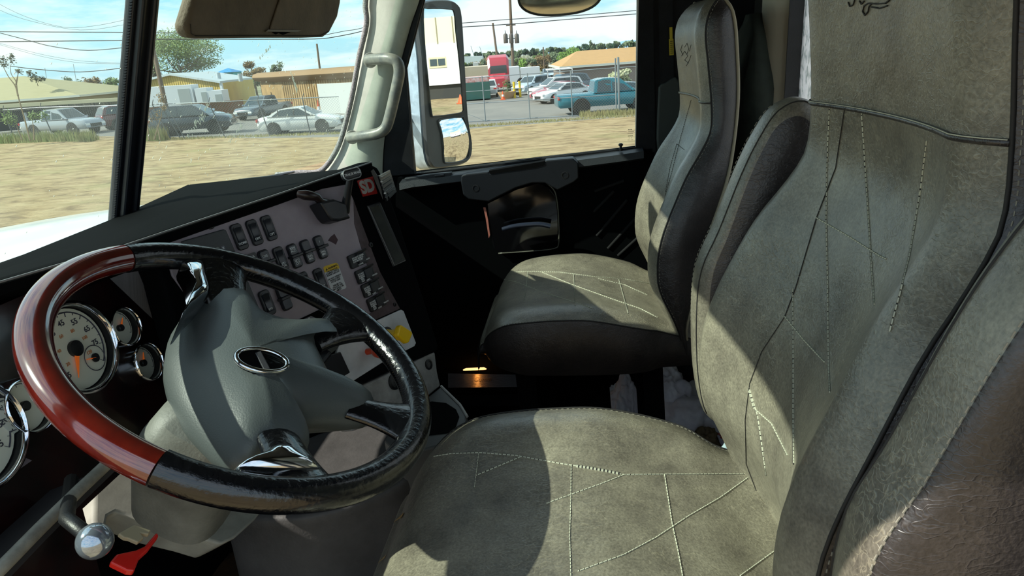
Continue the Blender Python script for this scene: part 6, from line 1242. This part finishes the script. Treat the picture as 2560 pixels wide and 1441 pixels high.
m = MB(); m.box(base + f_ * 1.3 + V((0, 0, (zm_ + zt) / 2)), (16, 2.5, zt - zm_), RO); uw = m.build('upper_wall', AWM, r)
m = MB()
for k in range(-6, 7): m.bar(base - f_ * .0 + s_ * (k * 1.05 + .3) + V((0, 0, zm_)), base + s_ * (k * 1.05 + .3) + V((0, 0, zt)), .06, .06)
m.build('wall_rib', mat('rib_brown', (.25, .22, .14), .6), uw)
wc = refl(1094, 156, 44); wc = base + s_ * (wc - base).dot(s_) + V((0, 0, wc.z)); m = MB(); m.box(wc - f_ * .03, (1.15, .06, .66), RO); wf = m.build('window_frame', mat('frame_cream', (.60, .55, .34), .6), r)
for k in (-.26, .26): m = MB(); m.box(wc - f_ * .06 + s_ * k, (.46, .05, .42), RO); m.build('pane', CG, wf)
m = MB(); m.box(base + f_ * 1.3 + V((0, 0, (zb_ + g0) / 2)), (15.5, 2.0, zb_ - g0), RO); m.build('underside_shade', mat('underside_dark', (.03, .03, .028), .8), r)  # dark box stands for the shade under the trailer, no real skirt
cone(refl(1150, 236, 38).xy.to_3d() + V((0, 0, g0)), 'orange cone reflected in the door mirror', .5)
# a parked white truck and blue machine farther behind, for the convex glass
for q, (dx, col_, lb) in enumerate(((9, WHT, 'white pickup parked behind, seen in the small convex mirror'), (19, TEAL, 'blue pickup parked behind, seen in the small convex mirror'))):
    P = base + s_ * (8 + dx if s_.x > 0 else -8 - dx) ; P.z = g0; car('pickup', P, P + s_ * 3.4, col_, lb, 'pickup truck', scale=1.2)
# rags and small things on the floor behind the passenger seat
RAG = mat('dirty_white_cloth', (.70, .69, .78), .9, var=.3, vscale=25, col2=(.85, .85, .9), bump=.3, bscale=60)
def rag(ctr, a, b, h, seed, label, mt=None, nm='rag', grp='rags on the cab floor'):
    m = MB(); q = bmesh.ops.create_icosphere(m.b, subdivisions=5, radius=1)
    for v in q['verts']:
        p = v.co.copy(); k = 1 + .35 * noise.noise(p * 1.3 + V((seed, 0, 0))) + .13 * abs(noise.noise(p * 3.1 + V((0, seed, 0)))) + .10 * noise.noise(p * 7 + V((seed, seed, 0)))
        fold = .14 * abs(math.sin(p.x * 5 + p.y * 3 + seed + 2 * noise.noise(p * 2))); z = max(p.z * k + fold * max(0, p.z), -.15); v.co = V(ctr) + V((p.x * a * k, p.y * b * k, z * h + .012))
    o = m.build(nm, mt or RAG, smooth=180); return tag(o, label, 'rag', grp)
def fl(px, py, z=.055): return on(px, py, 2, z)
def flx(px, py, x=.86):
    c = on(px, py, 0, x); return V((c.x, c.y, .05))
rag(flx(1562, 985), .07, .06, .12, 1, 'crumpled dirty white rag left of the passenger seat leg'); rag(flx(1672, 985), .09, .08, .14, 5, 'crumpled dirty white rag right of the passenger seat leg')
rag(fl(1728, 1060), .16, .12, .09, 9, 'large white paper-like rag beside the driver seat back')
rag(fl(1762, 1120), .05, .045, .05, 14, 'small tan cloth in the gap between the seats', mat('tan_cloth', (.22, .16, .09), .9, var=.4, vscale=20), 'rag')
def red_piece(px, py, s, lb):
    c = fl(px, py); m = MB(); m.slab([c + V((-s, -s * .6, .0)), c + V((s, -s, .0)), c + V((s * .8, s, .02)), c + V((-s * .6, s * .8, .02))], (0, 0, .02)); o = m.build('red_plastic_lid', mat('dark_red_plastic', (.35, .012, .008), .4), bevel=.004); tag(o, lb, 'lid')
red_piece(1800, 1098, .03, 'dark red plastic piece in the gap by the driver seat back'); red_piece(1647, 1002, .016, 'tiny red plastic piece beside the passenger seat leg')
# belt pillar trim, belt and tag on the passenger side
r = thing('seat_belt', 'black seat belt on the pillar behind the passenger door with a yellow tag', 'seat belt', (.93, -.24, .06))
m = MB(); m.loft([[V((.945, y0, z)), V((.945, y0 - .04, z)), V((.942, y0 - .04, z)), V((.942, y0, z))] for y0, z in ((-.225, 1.5), (-.232, 1.2), (-.24, .9), (-.26, .5))]); m.build('strap', SOFTBLK, r)
m = MB(); a, b = on(1677, 68, 0, .935), on(1679, 138, 0, .935); yt_ = mat('yellow_tag', (.55, .42, .02), .5); m.bar(a, a.lerp(b, .45), .004, .008); m.bar(a.lerp(b, .42), b, .008, .012); tg = m.build('belt_tag', yt_, r, label='yellow printed belt tag')
m = MB()
for k in range(7): p = a.lerp(b, .5 + .07 * k) + V((-.007, 0, 0)); m.box(p, (.001, .008, .0015))
m.build('tag_print', BLACK, tg)
m = MB(); m.tube(crom([on(x, y, 0, .935) for x, y in ((1676, 258), (1672, 275), (1678, 290), (1686, 296), (1684, 318), (1680, 330))], 4, False), .0025, 6); m.build('buckle_clip', mat('clip_metal', (.25, .26, .28), .3, .8), r)
r = thing('pillar_pad', 'dark green-grey rounded pad on the pillar between door and seat', 'pad', on(1660, 300, 0, .94))
P = crom([on(x, y, 0, .93) for x, y in ((1646, 390), (1646, 240), (1650, 215), (1665, 207), (1700, 205), (1700, 390))], 3); m = MB(); m.slab(P, (.02, 0, 0)); m.build('pad', mat('green_grey_pad', (.035, .045, .042), .6), r, bevel=.006, seg=3)
r = thing('rear_cushion', 'dark olive cushion stuffed behind the passenger seat', 'cushion', (.75, -.44, .6))
rgs = []
for z, w, t in ((.62, .10, .03), (.75, .14, .045), (.95, .15, .05), (1.12, .13, .045), (1.25, .09, .03), (1.30, .04, .015)):
    rgs.append([V((.72 + w * math.cos(k * PI / 8), -.445 + t * math.sin(k * PI / 8) + .01 * math.sin(z * 30 + k), z)) for k in range(16)])
m = MB(); m.loft(rgs); m.build('pad', mat('olive_fabric', (.035, .045, .035), .9, var=.4, vscale=12), r, smooth=180)
# belt and buckle stalk beside the driver seat
r = thing('seat_belt', 'dark blue seat belt strap hanging beside the driver seat at the right edge', 'seat belt', (-.93, -.30, .3))
m = MB(); m.loft([[V((-.90, -.275 - .0 * k, z)), V((-.90, -.315, z)), V((-.897, -.315, z)), V((-.897, -.275, z))] for k, z in ((0, 1.35), (1, .9), (2, .4))]); m.build('strap', mat('navy_belt', (.01, .03, .09), .6), r)
